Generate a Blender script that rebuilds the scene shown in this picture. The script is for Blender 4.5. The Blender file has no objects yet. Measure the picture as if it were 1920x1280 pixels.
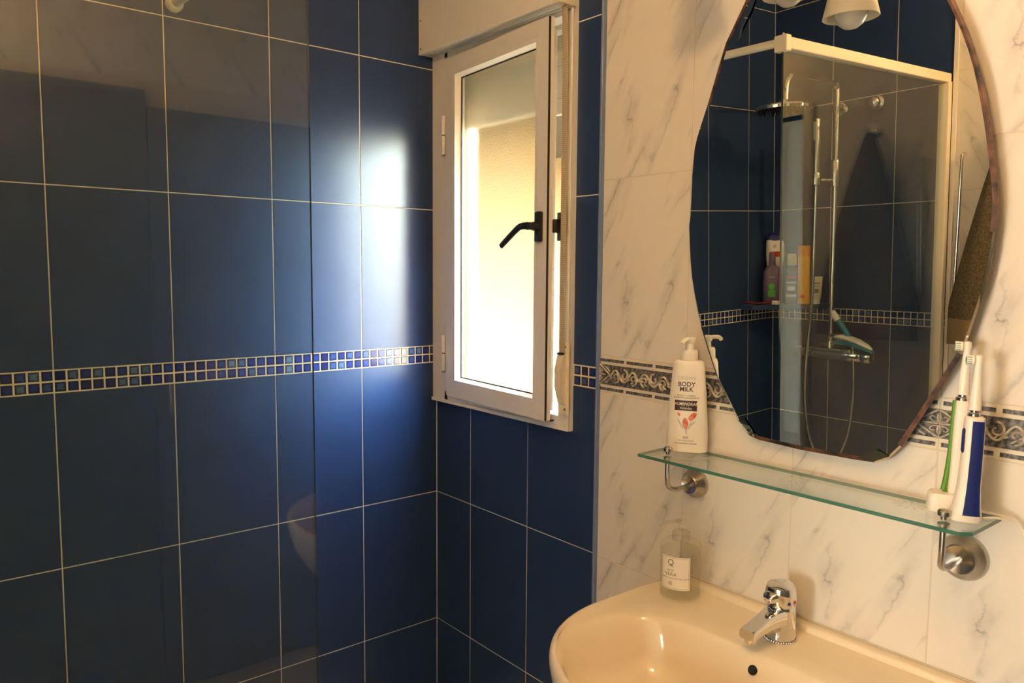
import bpy, bmesh, math, random
from mathutils import Matrix, Vector
random.seed(7)
PI = math.pi
C = bpy.context.scene.collection
sc = bpy.context.scene

# ------------------------------------------------------------------ camera
cam_d = bpy.data.cameras.new('camera'); cam = bpy.data.objects.new('camera', cam_d); C.objects.link(cam)
cam_d.sensor_width = 36.0; cam_d.lens = 36.0 * 1456.88 / 1920.0; cam_d.clip_start = 0.02; cam_d.clip_end = 200
F = Vector((-0.7689782, 0.63285713, -0.0903569)); RR = Vector((0.63488247, 0.77256826, 0.00790808)); UU = Vector((-0.07481156, 0.05128487, 0.99587805))
M3 = Matrix((RR, UU, -F)).transposed().to_4x4(); M3.translation = Vector((1.94692, -1.30833, 1.48325))
cam.matrix_world = M3
sc.camera = cam

# ------------------------------------------------------------------ world, sun, exposure
vs = sc.view_settings
vs.view_transform = 'Standard'; vs.look = 'None'; vs.gamma = 1.0; vs.use_curve_mapping = False; vs.exposure = 1.0
W = bpy.data.worlds.new('sky'); sc.world = W; W.use_nodes = True
wn = W.node_tree.nodes; wl = W.node_tree.links; wn.clear()
sky = wn.new('ShaderNodeTexSky'); sky.sky_type = 'NISHITA'; sky.sun_disc = False
sky.sun_elevation = math.radians(38); sky.sun_rotation = math.radians(200); sky.air_density = 1.0; sky.dust_density = 1.5
bg = wn.new('ShaderNodeBackground'); bg.inputs['Strength'].default_value = 16.0
wo = wn.new('ShaderNodeOutputWorld'); haze = wn.new('ShaderNodeMixRGB'); haze.blend_type = 'MULTIPLY'; haze.inputs['Fac'].default_value = 1.0; haze.inputs['Color2'].default_value = (1.0, .88, .70, 1)
wl.new(sky.outputs[0], haze.inputs['Color1']); wl.new(haze.outputs[0], bg.inputs['Color']); wl.new(bg.outputs[0], wo.inputs['Surface'])
sl = bpy.data.lights.new('sun', 'SUN'); so = bpy.data.objects.new('sun', sl); C.objects.link(so)
sl.energy = 12.0; sl.color = (1.0, 0.88, 0.70); sl.angle = math.radians(0.6)
# the sun stands over the left of the yard and lights the added wall on the right of it
so.rotation_euler = Vector((0.93, 0.13, -0.34)).to_track_quat('-Z', 'Y').to_euler()

# ------------------------------------------------------------------ materials
def mat(name, col=(.8, .8, .8), rough=.5, metal=0.0, **kw):
    m = bpy.data.materials.new(name); m.use_nodes = True
    b = m.node_tree.nodes['Principled BSDF']
    b.inputs['Base Color'].default_value = (*col, 1); b.inputs['Roughness'].default_value = rough; b.inputs['Metallic'].default_value = metal
    for k, v in kw.items():
        b.inputs[k.replace('_', ' ')].default_value = v
    return m
def nt(m): return m.node_tree.nodes, m.node_tree.links, m.node_tree.nodes['Principled BSDF']
def noise_bump(m, scale=60, strength=.1, dist=.001, detail=2, coord='Object'):
    n, l, b = nt(m)
    tc = n.new('ShaderNodeTexCoord'); no = n.new('ShaderNodeTexNoise'); no.inputs['Scale'].default_value = scale; no.inputs['Detail'].default_value = detail
    bp = n.new('ShaderNodeBump'); bp.inputs['Strength'].default_value = strength; bp.inputs['Distance'].default_value = dist
    l.new(tc.outputs[coord], no.inputs['Vector']); l.new(no.outputs['Fac'], bp.inputs['Height']); l.new(bp.outputs[0], b.inputs['Normal'])
    return no
def noise_col(m, c1, c2, scale=8, detail=3, coord='Object', lo=.35, hi=.65):
    n, l, b = nt(m)
    tc = n.new('ShaderNodeTexCoord'); no = n.new('ShaderNodeTexNoise'); no.inputs['Scale'].default_value = scale; no.inputs['Detail'].default_value = detail
    cr = n.new('ShaderNodeValToRGB'); cr.color_ramp.elements[0].position = lo; cr.color_ramp.elements[1].position = hi
    cr.color_ramp.elements[0].color = (*c1, 1); cr.color_ramp.elements[1].color = (*c2, 1)
    l.new(tc.outputs[coord], no.inputs['Vector']); l.new(no.outputs['Fac'], cr.inputs['Fac']); l.new(cr.outputs[0], b.inputs['Base Color'])

M = {}
# blue glazed wall tile
m = mat('blue_glaze', (.012, .028, .09), .31, 0.0, IOR=1.50, Specular_IOR_Level=.36); M['blue'] = m
noise_col(m, (.021, .044, .121), (.024, .050, .134), 9, 2); noise_bump(m, 26, .05, .0006, 2)
# mosaic glaze: every piece has its own blue, pooled lighter in the middle and darker at its rim
m = mat('mosaic_glaze', (.02, .04, .2), .14, IOR=1.6); M['mosaic'] = m
n, l, b = nt(m)
oi = n.new('ShaderNodeObjectInfo'); cr = n.new('ShaderNodeValToRGB'); cr.color_ramp.interpolation = 'LINEAR'
e = cr.color_ramp.elements; e[0].position = 0; e[0].color = (.010, .018, .13, 1); e[1].position = 1; e[1].color = (.13, .22, .38, 1)
for p, c in ((.35, (.018, .035, .24)), (.6, (.02, .05, .30)), (.8, (.05, .11, .30))):
    x = e.new(p); x.color = (*c, 1)
tc = n.new('ShaderNodeTexCoord'); sp = n.new('ShaderNodeSeparateXYZ'); l.new(tc.outputs['Object'], sp.inputs[0])
def mth(op, a, b_, n=n, l=l):
    q = n.new('ShaderNodeMath'); q.operation = op
    for i, v in enumerate((a, b_)):
        if v is None: continue
        if isinstance(v, (int, float)): q.inputs[i].default_value = v
        else: l.new(v, q.inputs[i])
    return q.outputs[0]
ax = mth('ABSOLUTE', sp.outputs['X'], None); az = mth('ABSOLUTE', sp.outputs['Z'], None); mx = mth('MAXIMUM', ax, az)
no = n.new('ShaderNodeTexNoise'); no.inputs['Scale'].default_value = 220; l.new(tc.outputs['Object'], no.inputs['Vector'])
mx2 = mth('ADD', mx, mth('MULTIPLY', mth('SUBTRACT', no.outputs['Fac'], .5), .006))
mr = n.new('ShaderNodeMapRange'); mr.inputs['From Min'].default_value = .0045; mr.inputs['From Max'].default_value = .0098; l.new(mx2, mr.inputs['Value'])
mixc = n.new('ShaderNodeMixRGB'); l.new(mr.outputs[0], mixc.inputs['Fac']); l.new(oi.outputs['Random'], cr.inputs['Fac']); l.new(cr.outputs[0], mixc.inputs['Color1'])
mixc.inputs['Color2'].default_value = (.004, .010, .05, 1); l.new(mixc.outputs[0], b.inputs['Base Color'])
# cream marbled tile
def marble(name, base, vein):
    m = mat(name, base, .13, IOR=1.5)
    n, l, b = nt(m)
    tc = n.new('ShaderNodeTexCoord'); mp = n.new('ShaderNodeMapping'); mp.inputs['Scale'].default_value = (1, 1, .20)
    m0 = n.new('ShaderNodeMapping'); m0.inputs['Rotation'].default_value = (0, math.radians(-27), 0); l.new(tc.outputs['Object'], m0.inputs['Vector']); l.new(m0.outputs[0], mp.inputs['Vector'])
    wz = n.new('ShaderNodeTexNoise'); wz.inputs['Scale'].default_value = 30; wz.inputs['Detail'].default_value = 5; wz.inputs['Roughness'].default_value = .7
    l.new(tc.outputs['Object'], wz.inputs['Vector'])
    ad = n.new('ShaderNodeVectorMath'); ad.operation = 'MULTIPLY_ADD'; ad.inputs[1].default_value = (.016, .016, .016)
    l.new(wz.outputs['Color'], ad.inputs[0]); l.new(mp.outputs[0], ad.inputs[2])
    vz = n.new('ShaderNodeTexNoise'); vz.inputs['Scale'].default_value = 11.5; vz.inputs['Detail'].default_value = 1.5; l.new(ad.outputs[0], vz.inputs['Vector'])
    f = lambda op, a, b_: mth(op, a, b_, n, l)
    d = f('ABSOLUTE', f('SUBTRACT', vz.outputs['Fac'], .5), None)
    r = n.new('ShaderNodeMapRange'); r.inputs['From Min'].default_value = 0.0; r.inputs['From Max'].default_value = .014; r.inputs['To Min'].default_value = 1; r.inputs['To Max'].default_value = 0; l.new(d, r.inputs['Value'])
    mk = n.new('ShaderNodeTexNoise'); mk.inputs['Scale'].default_value = 17; mk.inputs['Detail'].default_value = 3; l.new(mp.outputs[0], mk.inputs['Vector'])
    r2 = n.new('ShaderNodeMapRange'); r2.inputs['From Min'].default_value = .50; r2.inputs['From Max'].default_value = .66; l.new(mk.outputs['Fac'], r2.inputs['Value'])
    r3 = n.new('ShaderNodeMapRange'); r3.inputs['From Min'].default_value = 0; r3.inputs['From Max'].default_value = .10; r3.inputs['To Min'].default_value = 1; r3.inputs['To Max'].default_value = 0; l.new(d, r3.inputs['Value'])
    vein_f = f('MULTIPLY', r.outputs[0], r2.outputs[0]); halo = f('MULTIPLY', r3.outputs[0], f('MULTIPLY', r2.outputs[0], .38))
    fac = f('MINIMUM', f('ADD', f('MULTIPLY', vein_f, .52), halo), 1.0)
    mc = n.new('ShaderNodeMixRGB'); mc.inputs['Color1'].default_value = (*base, 1); mc.inputs['Color2'].default_value = (*vein, 1)
    l.new(fac, mc.inputs['Fac']); l.new(mc.outputs[0], b.inputs['Base Color'])
    cz = n.new('ShaderNodeTexNoise'); cz.inputs['Scale'].default_value = 9; l.new(tc.outputs['Object'], cz.inputs['Vector'])
    mc2 = n.new('ShaderNodeMixRGB'); mc2.blend_type = 'MULTIPLY'; mc2.inputs['Color2'].default_value = (.93, .93, .95, 1)
    l.new(cz.outputs['Fac'], mc2.inputs['Fac']); l.new(mc.outputs[0], mc2.inputs['Color1']); l.new(mc2.outputs[0], b.inputs['Base Color'])
    bp = n.new('ShaderNodeBump'); bp.inputs['Strength'].default_value = .06; bp.inputs['Distance'].default_value = .0006
    nb = n.new('ShaderNodeTexNoise'); nb.inputs['Scale'].default_value = 22; l.new(tc.outputs['Object'], nb.inputs['Vector']); l.new(nb.outputs['Fac'], bp.inputs['Height']); l.new(bp.outputs[0], b.inputs['Normal'])
    return m
M['marble'] = marble('cream_marbled_glaze', (.80, .755, .67), (.30, .30, .30))
M['grout'] = mat('cream_grout', (.78, .72, .58), .85); noise_bump(M['grout'], 400, .3, .0004)
M['grout2'] = mat('marble_wall_grout', (.66, .58, .45), .85)
M['plaster'] = mat('ceiling_paint', (.82, .80, .74), .9); noise_bump(M['plaster'], 120, .1, .001)
M['floor'] = mat('floor_tile', (.42, .36, .29), .35); noise_col(M['floor'], (.38, .32, .25), (.48, .42, .34), 6)
M['border'] = mat('border_cream', (.76, .70, .58), .22)
M['border_dark'] = mat('border_slate', (.075, .08, .095), .3); noise_col(M['border_dark'], (.035, .038, .045), (.24, .23, .22), 150, 5, lo=.38, hi=.66)
M['border_relief'] = mat('border_relief', (.40, .36, .29), .35); noise_col(M['border_relief'], (.36, .33, .27), (.76, .71, .60), 90, 4)
M['chrome'] = mat('chrome', (.74, .74, .73), .07, 1.0)
M['brushed'] = mat('brushed_nickel', (.50, .47, .43), .27, 1.0); noise_bump(M['brushed'], 300, .05, .0003)
M['alu'] = mat('white_lacquered_aluminium', (.83, .80, .73), .32); noise_bump(M['alu'], 300, .03, .0002)
M['alu_trim'] = mat('tile_edge_trim', (.30, .38, .55), .25, .35)
M['pvc'] = mat('ivory_plastic', (.80, .72, .55), .38)
M['strap'] = mat('beige_webbing', (.56, .49, .37), .9)
n, l, b = nt(M['strap'])
tc = n.new('ShaderNodeTexCoord'); wv = n.new('ShaderNodeTexWave'); wv.bands_direction = 'Z'; wv.inputs['Scale'].default_value = 70; wv.inputs['Distortion'].default_value = .6
l.new(tc.outputs['Object'], wv.inputs['Vector']); cr = n.new('ShaderNodeValToRGB'); cr.color_ramp.elements[0].color = (.36, .28, .17, 1); cr.color_ramp.elements[1].color = (.60, .52, .38, 1)
l.new(wv.outputs['Fac'], cr.inputs['Fac']); l.new(cr.outputs[0], b.inputs['Base Color'])
M['black'] = mat('black_plastic', (.012, .012, .014), .35)
M['seal'] = mat('rubber_seal', (.02, .016, .014), .7)
M['screw'] = mat('screw_steel', (.35, .32, .28), .35, .9)
M['ceramic'] = mat('white_sanitary_ceramic', (.84, .73, .55), .09, IOR=1.55)
M['hole'] = mat('dark_hole', (.006, .006, .006), .9)
M['mirror'] = mat('silvered_glass', (.90, .92, .90), .0, 1.0)
M['mirror_rot'] = mat('corroded_silver_edge', (.10, .045, .03), .4, .2); noise_col(M['mirror_rot'], (.012, .010, .010), (.16, .07, .045), 45, 5)
M['hinge'] = mat('hinge_white', (.86, .84, .79), .3)

def archglass(name, tint=(.97, .99, .98), f0=.04, rough=0.0, diffuse=0.0, dcol=(.8, .8, .8), gain=.96):
    m = bpy.data.materials.new(name); m.use_nodes = True; n = m.node_tree.nodes; l = m.node_tree.links; n.clear()
    o = n.new('ShaderNodeOutputMaterial'); mx = n.new('ShaderNodeMixShader'); tr = n.new('ShaderNodeBsdfTransparent'); gl = n.new('ShaderNodeBsdfGlossy')
    tr.inputs[0].default_value = (*tint, 1); gl.inputs['Roughness'].default_value = rough
    lw = n.new('ShaderNodeLayerWeight'); lw.inputs['Blend'].default_value = .5
    pw = n.new('ShaderNodeMath'); pw.operation = 'POWER'; pw.inputs[1].default_value = 5; l.new(lw.outputs['Facing'], pw.inputs[0])
    ma = n.new('ShaderNodeMath'); ma.operation = 'MULTIPLY_ADD'; ma.inputs[1].default_value = gain; ma.inputs[2].default_value = f0; l.new(pw.outputs[0], ma.inputs[0])
    l.new(ma.outputs[0], mx.inputs[0])
    src = tr.outputs[0]
    if diffuse > 0:
        df = n.new('ShaderNodeBsdfDiffuse'); df.inputs[0].default_value = (*dcol, 1); tl = n.new('ShaderNodeBsdfTranslucent'); tl.inputs[0].default_value = (*dcol, 1)
        m1 = n.new('ShaderNodeMixShader'); m1.inputs[0].default_value = .5; l.new(df.outputs[0], m1.inputs[1]); l.new(tl.outputs[0], m1.inputs[2])
        m2 = n.new('ShaderNodeMixShader'); m2.inputs[0].default_value = diffuse; l.new(tr.outputs[0], m2.inputs[1]); l.new(m1.outputs[0], m2.inputs[2]); src = m2.outputs[0]
    l.new(src, mx.inputs[1]); l.new(gl.outputs[0], mx.inputs[2]); l.new(mx.outputs[0], o.inputs['Surface'])
    return m
M['screen'] = archglass('shower_screen_glass', (.90, .94, .92), .056)
M['plate'] = archglass('shelf_glass', (.95, .985, .965), .035)
M['plate_edge'] = mat('green_glass_edge', (.045, .17, .12), .12, IOR=1.5)
n, l, b = nt(M['plate_edge']); b.inputs['Transmission Weight'].default_value = .25
M['etch'] = archglass('etched_glass', (.93, .95, .94), .03, .4, .55, (.62, .66, .64))
M['soap_glass'] = archglass('clear_bottle_glass', (.99, .995, .985), .025, gain=.5)
M['liquid'] = archglass('clear_gel', (1.0, .995, .95), .006, .1, .07, (.98, .95, .84), .25)
M['screen_edge'] = mat('glass_edge_dark', (.03, .05, .05), .1)

# frosted pane: part scattered light, part light that goes on in roughly its own direction
m = bpy.data.materials.new('frosted_glass'); m.use_nodes = True; n = m.node_tree.nodes; l = m.node_tree.links; n.clear(); M['frosted'] = m
o = n.new('ShaderNodeOutputMaterial'); mx = n.new('ShaderNodeMixShader'); mx.inputs[0].default_value = .99
tl = n.new('ShaderNodeBsdfTranslucent'); tl.inputs[0].default_value = (.93, .92, .84, 1)
rf = n.new('ShaderNodeBsdfRefraction'); rf.inputs['IOR'].default_value = 1.25; rf.inputs['Roughness'].default_value = .30; rf.inputs[0].default_value = (.95, .95, .90, 1)
gl = n.new('ShaderNodeBsdfGlossy'); gl.inputs['Roughness'].default_value = .25; mx2 = n.new('ShaderNodeMixShader'); mx2.inputs[0].default_value = .05
tc = n.new('ShaderNodeTexCoord'); no = n.new('ShaderNodeTexNoise'); no.inputs['Scale'].default_value = 260; no.inputs['Detail'].default_value = 1
bp = n.new('ShaderNodeBump'); bp.inputs['Strength'].default_value = .55; bp.inputs['Distance'].default_value = .001
l.new(tc.outputs['Object'], no.inputs['Vector']); l.new(no.outputs['Fac'], bp.inputs['Height'])
for q in (tl, rf, gl): l.new(bp.outputs[0], q.inputs['Normal'])
l.new(tl.outputs[0], mx.inputs[1]); l.new(rf.outputs[0], mx.inputs[2]); l.new(mx.outputs[0], mx2.inputs[1]); l.new(gl.outputs[0], mx2.inputs[2]); l.new(mx2.outputs[0], o.inputs['Surface'])

def emis(name, col, s):
    m = bpy.data.materials.new(name); m.use_nodes = True; n = m.node_tree.nodes; l = m.node_tree.links; n.clear()
    o = n.new('ShaderNodeOutputMaterial'); e = n.new('ShaderNodeEmission'); e.inputs[0].default_value = (*col, 1); e.inputs[1].default_value = s; l.new(e.outputs[0], o.inputs['Surface']); return m

# ------------------------------------------------------------------ helpers
WM = {}
def world_of(o): return WM.get(o.name, Matrix.Identity(4))
def link(name, me, parent=None, mats=None, world=None):
    o = bpy.data.objects.new(name, me); C.objects.link(o)
    w = world if world is not None else Matrix.Identity(4)
    if parent is not None:
        o.parent = parent; o.matrix_parent_inverse = world_of(parent).inverted()
    o.matrix_basis = w if parent is None or True else w
    WM[o.name] = w.copy()
    if mats is not None:
        for q in (mats if isinstance(mats, (list, tuple)) else [mats]): me.materials.append(q)
    return o
def smooth(me, ang=None):
    for p in me.polygons: p.use_smooth = True
    if ang is not None:
        try: me.set_sharp_from_angle(angle=math.radians(ang))
        except Exception: pass
def mk(name, vf, m, parent=None, sm=False, ang=35, mi=None):
    v, f = vf
    me = bpy.data.meshes.new(name); me.from_pydata([tuple(x) for x in v], [], f); me.update()
    bm = bmesh.new(); bm.from_mesh(me); bmesh.ops.recalc_face_normals(bm, faces=bm.faces); bm.to_mesh(me); bm.free()
    # object origin at the middle of the piece so that object coordinates stay local
    xs = [q.co for q in me.vertices]
    c = Vector([(min(q[i] for q in xs) + max(q[i] for q in xs)) / 2 for i in range(3)])
    me.transform(Matrix.Translation(-c))
    if sm: smooth(me, ang)
    o = link(name, me, parent, m, Matrix.Translation(c))
    if mi:
        for p, i in zip(me.polygons, mi): p.material_index = i
    return o
def join(*vfs):
    V, Fc = [], []
    for v, f in vfs:
        k = len(V); V += list(v); Fc += [tuple(i + k for i in q) for q in f]
    return V, Fc
def xf(vf, mtx): return [mtx @ Vector(v) for v in vf[0]], vf[1]
def box(x0, x1, y0, y1, z0, z1):
    v = [(x0, y0, z0), (x1, y0, z0), (x1, y1, z0), (x0, y1, z0), (x0, y0, z1), (x1, y0, z1), (x1, y1, z1), (x0, y1, z1)]
    return [Vector(q) for q in v], [(0, 3, 2, 1), (4, 5, 6, 7), (0, 1, 5, 4), (1, 2, 6, 5), (2, 3, 7, 6), (3, 0, 4, 7)]
def bbox(x0, x1, y0, y1, z0, z1, r=.002, seg=2):
    bm = bmesh.new(); bmesh.ops.create_cube(bm, size=1)
    for v in bm.verts: v.co = Vector((x0 + (v.co.x + .5) * (x1 - x0), y0 + (v.co.y + .5) * (y1 - y0), z0 + (v.co.z + .5) * (z1 - z0)))
    bmesh.ops.bevel(bm, geom=list(bm.edges), offset=r, segments=seg, profile=.5, affect='EDGES')
    bm.verts.index_update(); v = [x.co.copy() for x in bm.verts]; f = [tuple(q.index for q in p.verts) for p in bm.faces]; bm.free(); return v, f
def lathe(prof, c=(0, 0, 0), seg=32, axis=None, cap=True):
    V, Fc = [], []
    for r, h in prof:
        for i in range(seg):
            a = 2 * PI * i / seg; V.append(Vector((r * math.cos(a), r * math.sin(a), h)))
    for k in range(len(prof) - 1):
        for i in range(seg):
            j = (i + 1) % seg; Fc.append((k * seg + i, k * seg + j, (k + 1) * seg + j, (k + 1) * seg + i))
    if cap:
        if prof[0][0] > 1e-6: Fc.append(tuple(range(seg - 1, -1, -1)))
        if prof[-1][0] > 1e-6: Fc.append(tuple((len(prof) - 1) * seg + i for i in range(seg)))
    if axis is not None:
        q = Vector((0, 0, 1)).rotation_difference(Vector(axis).normalized()); V = [q @ v for v in V]
    c = Vector(c); return [v + c for v in V], Fc
def spline(pts, n=8):
    P = [Vector(p) for p in pts]; out = []
    for i in range(len(P) - 1):
        a = P[max(i - 1, 0)]; b = P[i]; c = P[i + 1]; d = P[min(i + 2, len(P) - 1)]
        for k in range(n):
            t = k / n; out.append(.5 * ((2 * b) + (c - a) * t + (2 * a - 5 * b + 4 * c - d) * t * t + (3 * b - a - 3 * c + d) * t ** 3))
    out.append(P[-1]); return out
def tube(pts, r, seg=12, n=8, sp=True, flat=1.0, up=None, cap=True):
    P = spline(pts, n) if sp else [Vector(p) for p in pts]
    rad = (lambda t: r) if not callable(r) else r
    V, Fc = [], []; prev = None
    for i, p in enumerate(P):
        t = (P[min(i + 1, len(P) - 1)] - P[max(i - 1, 0)]).normalized()
        if prev is None:
            a = Vector(up) if up else (Vector((0, 0, 1)) if abs(t.z) < .9 else Vector((1, 0, 0)))
            s = t.cross(a).normalized()
        else: s = (prev - t * prev.dot(t)).normalized()
        prev = s; b = t.cross(s)
        for k in range(seg):
            an = 2 * PI * k / seg; q = rad(i / (len(P) - 1)); V.append(p + s * math.cos(an) * q + b * math.sin(an) * q * flat)
    m = len(P)
    for i in range(m - 1):
        for k in range(seg):
            j = (k + 1) % seg; Fc.append((i * seg + k, i * seg + j, (i + 1) * seg + j, (i + 1) * seg + k))
    if cap: Fc.append(tuple(range(seg))); Fc.append(tuple((m - 1) * seg + k for k in range(seg - 1, -1, -1)))
    return V, Fc
def rings(R, closed=True, cap0=True, cap1=True):
    V = [Vector(p) for r in R for p in r]; s = len(R[0]); Fc = []
    for i in range(len(R) - 1):
        for k in range(s if closed else s - 1):
            j = (k + 1) % s; Fc.append((i * s + k, i * s + j, (i + 1) * s + j, (i + 1) * s + k))
    if closed and cap0: Fc.append(tuple(range(s)))
    if closed and cap1: Fc.append(tuple((len(R) - 1) * s + k for k in range(s)))
    return V, Fc
def prism(poly, h0, h1, axis='y'):
    n = len(poly)
    def P(a, b, h): return Vector((a, h, b)) if axis == 'y' else (Vector((a, b, h)) if axis == 'z' else Vector((h, a, b)))
    V = [P(a, b, h0) for a, b in poly] + [P(a, b, h1) for a, b in poly]
    return V, [tuple(range(n)), tuple(range(2 * n - 1, n - 1, -1))] + [(i, (i + 1) % n, n + (i + 1) % n, n + i) for i in range(n)]
def superring(cx, cy, z, a, b, seg=32, ex=2.0, rot=0.0):
    out = []
    for i in range(seg):
        t = 2 * PI * i / seg; c, s = math.cos(t), math.sin(t)
        x = a * math.copysign(abs(c) ** (2 / ex), c); y = b * math.copysign(abs(s) ** (2 / ex), s)
        out.append(Vector((cx + x * math.cos(rot) - y * math.sin(rot), cy + x * math.sin(rot) + y * math.cos(rot), z)))
    return out
def thing(name, label, cat, loc=(0, 0, 0), group=None):
    o = bpy.data.objects.new(name, None); C.objects.link(o); o.location = loc; o.empty_display_size = .05
    WM[o.name] = Matrix.Translation(loc); o['label'] = label; o['category'] = cat
    if group: o['group'] = group
    return o
def tag(o, label, cat, group=None):
    o['label'] = label; o['category'] = cat
    if group: o['group'] = group
    return o
def struct(name, vf, m, label=None, **k):
    v, f = vf; me = bpy.data.meshes.new(name); me.from_pydata([tuple(x) for x in v], [], f); me.update()
    bm = bmesh.new(); bm.from_mesh(me); bmesh.ops.recalc_face_normals(bm, faces=bm.faces); bm.to_mesh(me); bm.free()
    o = link(name, me, None, m); o['kind'] = 'structure'
    if label: o['label'] = label
    return o
_txt = {}
def text_vf(s, size=1.0, align='CENTER', bold=0.0, space=1.0):
    key = (s, bold, space)
    if key not in _txt:
        cu = bpy.data.curves.new('t', 'FONT'); cu.body = s; cu.size = 1; cu.align_x = 'CENTER'; cu.resolution_u = 3; cu.offset = bold; cu.space_character = space
        ob = bpy.data.objects.new('t', cu); C.objects.link(ob)
        dg = bpy.context.evaluated_depsgraph_get(); me = bpy.data.meshes.new_from_object(ob.evaluated_get(dg))
        _txt[key] = ([v.co.copy() for v in me.vertices], [tuple(p.vertices) for p in me.polygons])
        bpy.data.objects.remove(ob); bpy.data.curves.remove(cu); bpy.data.meshes.remove(me)
    v, f = _txt[key]; return [q * size for q in v], list(f)

# ------------------------------------------------------------------ the room shell
# left wall x = 0, window wall y = 0, far (front) wall y = -1.688, right wall x = 2.25
D = -1.688; CEIL = 2.64; XR = 2.22
G = .0012                     # how far the grout lies behind the tile faces
HX0, HX1, HZ0, HZ1 = .045, .566, 1.118, 2.20     # window opening
struct('floor', box(-.15, XR + .15, D - .12, .25, -.12, 0), M['floor'])
struct('ceiling', box(-.15, XR + .15, D - .12, .25, CEIL, CEIL + .12), M['plaster'])
wl_ = struct('wall_left', box(-.15, -G, D - .12, .25, 0, CEIL), M['grout'])
XS = .676                      # where the blue tiles end and the marble begins on the window wall
wb = struct('wall_back', join(box(-.0, HX0, G, .15, 0, CEIL), box(HX1, XR, G, .15, 0, CEIL), box(HX0, HX1, G, .15, 0, HZ0), box(HX0, HX1, G, .15, HZ1, CEIL)), M['grout'])
DX0, DX1, DZ = 1.24, 2.02, 2.04  # doorway in the front wall
wf = struct('wall_front', join(box(-.0, DX0, D - .12, D - G, 0, CEIL), box(DX1, XR, D - .12, D - G, 0, CEIL), box(DX0, DX1, D - .12, D - G, DZ, CEIL)), M['grout'])
wr = struct('wall_right', box(XR + G, XR + .15, D - .12, .25, 0, CEIL), M['grout2'])

TM = {}
def tile_mesh(w, h, t, ch, key):
    k = (round(w, 4), round(h, 4), t, ch, key)
    if k in TM: return TM[k]
    a, b = w / 2, h / 2; V = []
    for (d, y) in ((0, t), (0, ch), (ch, 0)):
        V += [(-a + d, y, -b + d), (a - d, y, -b + d), (a - d, y, b - d), (-a + d, y, b - d)]
    Fc = [(0, 3, 2, 1), (8, 9, 10, 11)]
    for q in (0, 4):
        for i in range(4): j = (i + 1) % 4; Fc.append((q + i, q + j, q + 4 + j, q + 4 + i))
    me = bpy.data.meshes.new('tile'); me.from_pydata(V, [], Fc); me.update()
    bm = bmesh.new(); bm.from_mesh(me); bmesh.ops.recalc_face_normals(bm, faces=bm.faces); bm.to_mesh(me); bm.free()
    me.materials.append(key); TM[k] = me; return me
FRAME = {'back': lambda u, z: Matrix.Translation((u, 0, z)),
         'left': lambda u, z: Matrix.Translation((0, u, z)) @ Matrix.Rotation(PI / 2, 4, 'Z'),
         'front': lambda u, z: Matrix.Translation((u, D, z)) @ Matrix.Rotation(PI, 4, 'Z'),
         'right': lambda u, z: Matrix.Translation((XR, u, z)) @ Matrix.Rotation(-PI / 2, 4, 'Z')}
def tile(wall, side, u0, u1, z0, z1, m, name='tile', gap=.0026, t=.005, ch=.0007):
    w, h = u1 - u0 - gap, z1 - z0 - gap
    if w < .004 or h < .004: return None
    me = tile_mesh(w, h, t, ch, m)
    jit = random.uniform(-.0002, .0002)
    wm = FRAME[side]((u0 + u1) / 2, (z0 + z1) / 2) @ Matrix.Translation((0, jit, 0))
    o = bpy.data.objects.new(name, me); C.objects.link(o); o.parent = wall; o.matrix_basis = wm; WM[o.name] = wm
    return o
ROW = [.003, .406, .809, 1.208, 1.258, 1.661, 2.064, 2.467, CEIL]
BIG = [(0, 1), (1, 2), (2, 3), (4, 5), (5, 6), (6, 7), (7, 8)]
def mosaic(wall, side, u0, u1, z0=1.208, z1=1.258, p=.02525, frm=None):
    n = int(round((u1 - u0) / p)); s = (u1 - u0) / n
    for r in range(2):
        for k in range(n):
            h = (z1 - z0) / 2
            tile(wall, side, u0 + k * s, u0 + (k + 1) * s, z0 + r * h, z0 + (r + 1) * h, M['mosaic'], 'mosaic_tile', .0034, .006, .0014)
# left wall
us = [0] + [-.2523 - .2525 * k for k in range(6)] + [D]
us = sorted(set(us))
for a, b_ in zip(us[:-1], us[1:]):
    for i, j in BIG: tile(wl_, 'left', a, b_, ROW[i], ROW[j], M['blue'])
    mosaic(wl_, 'left', a, b_)
# window wall, blue part
cols = [0, .1726, .4251, .6693]
for a, b_ in zip(cols[:-1], cols[1:]):
    for i, j in ((0, 1), (1, 2)): tile(wb, 'back', a, b_, ROW[i], ROW[j], M['blue'])
for a, b_ in ((0, .1726), (.1726, .4251)): tile(wb, 'back', a, b_, .809, 1.110, M['blue'])
# the tile cut round the window corner
def cut_tile(poly, m, wall, name='tile'):
    o = mk(name, prism(poly, 0, .005), m, wall); return o
cut_tile([(.4264, .8103), (.668, .8103), (.668, 1.2067), (.587, 1.2067), (.587, 1.1087), (.4264, 1.1087)], M['blue'], wb)
mosaic(wb, 'back', .5935, .6693)
for i, j in ((4, 5), (5, 6)): tile(wb, 'back', .585, .6693, ROW[i], ROW[j], M['blue'])
for a, b_ in zip(cols[:-1], cols[1:]): tile(wb, 'back', a, b_, 2.20, ROW[7], M['blue']); tile(wb, 'back', a, b_, ROW[7], CEIL, M['blue'])
tile(wb, 'back', .585, .6693, 2.064, 2.20, M['blue'])
tr = struct('trim_1', join(box(.6705, .6745, -.0022, G + .002, 0, CEIL), box(.6745, .6835, -.0008, G + .002, 0, CEIL)), M['alu_trim'], 'pale blue metal strip where the blue tiles meet the marbled tiles')
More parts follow.
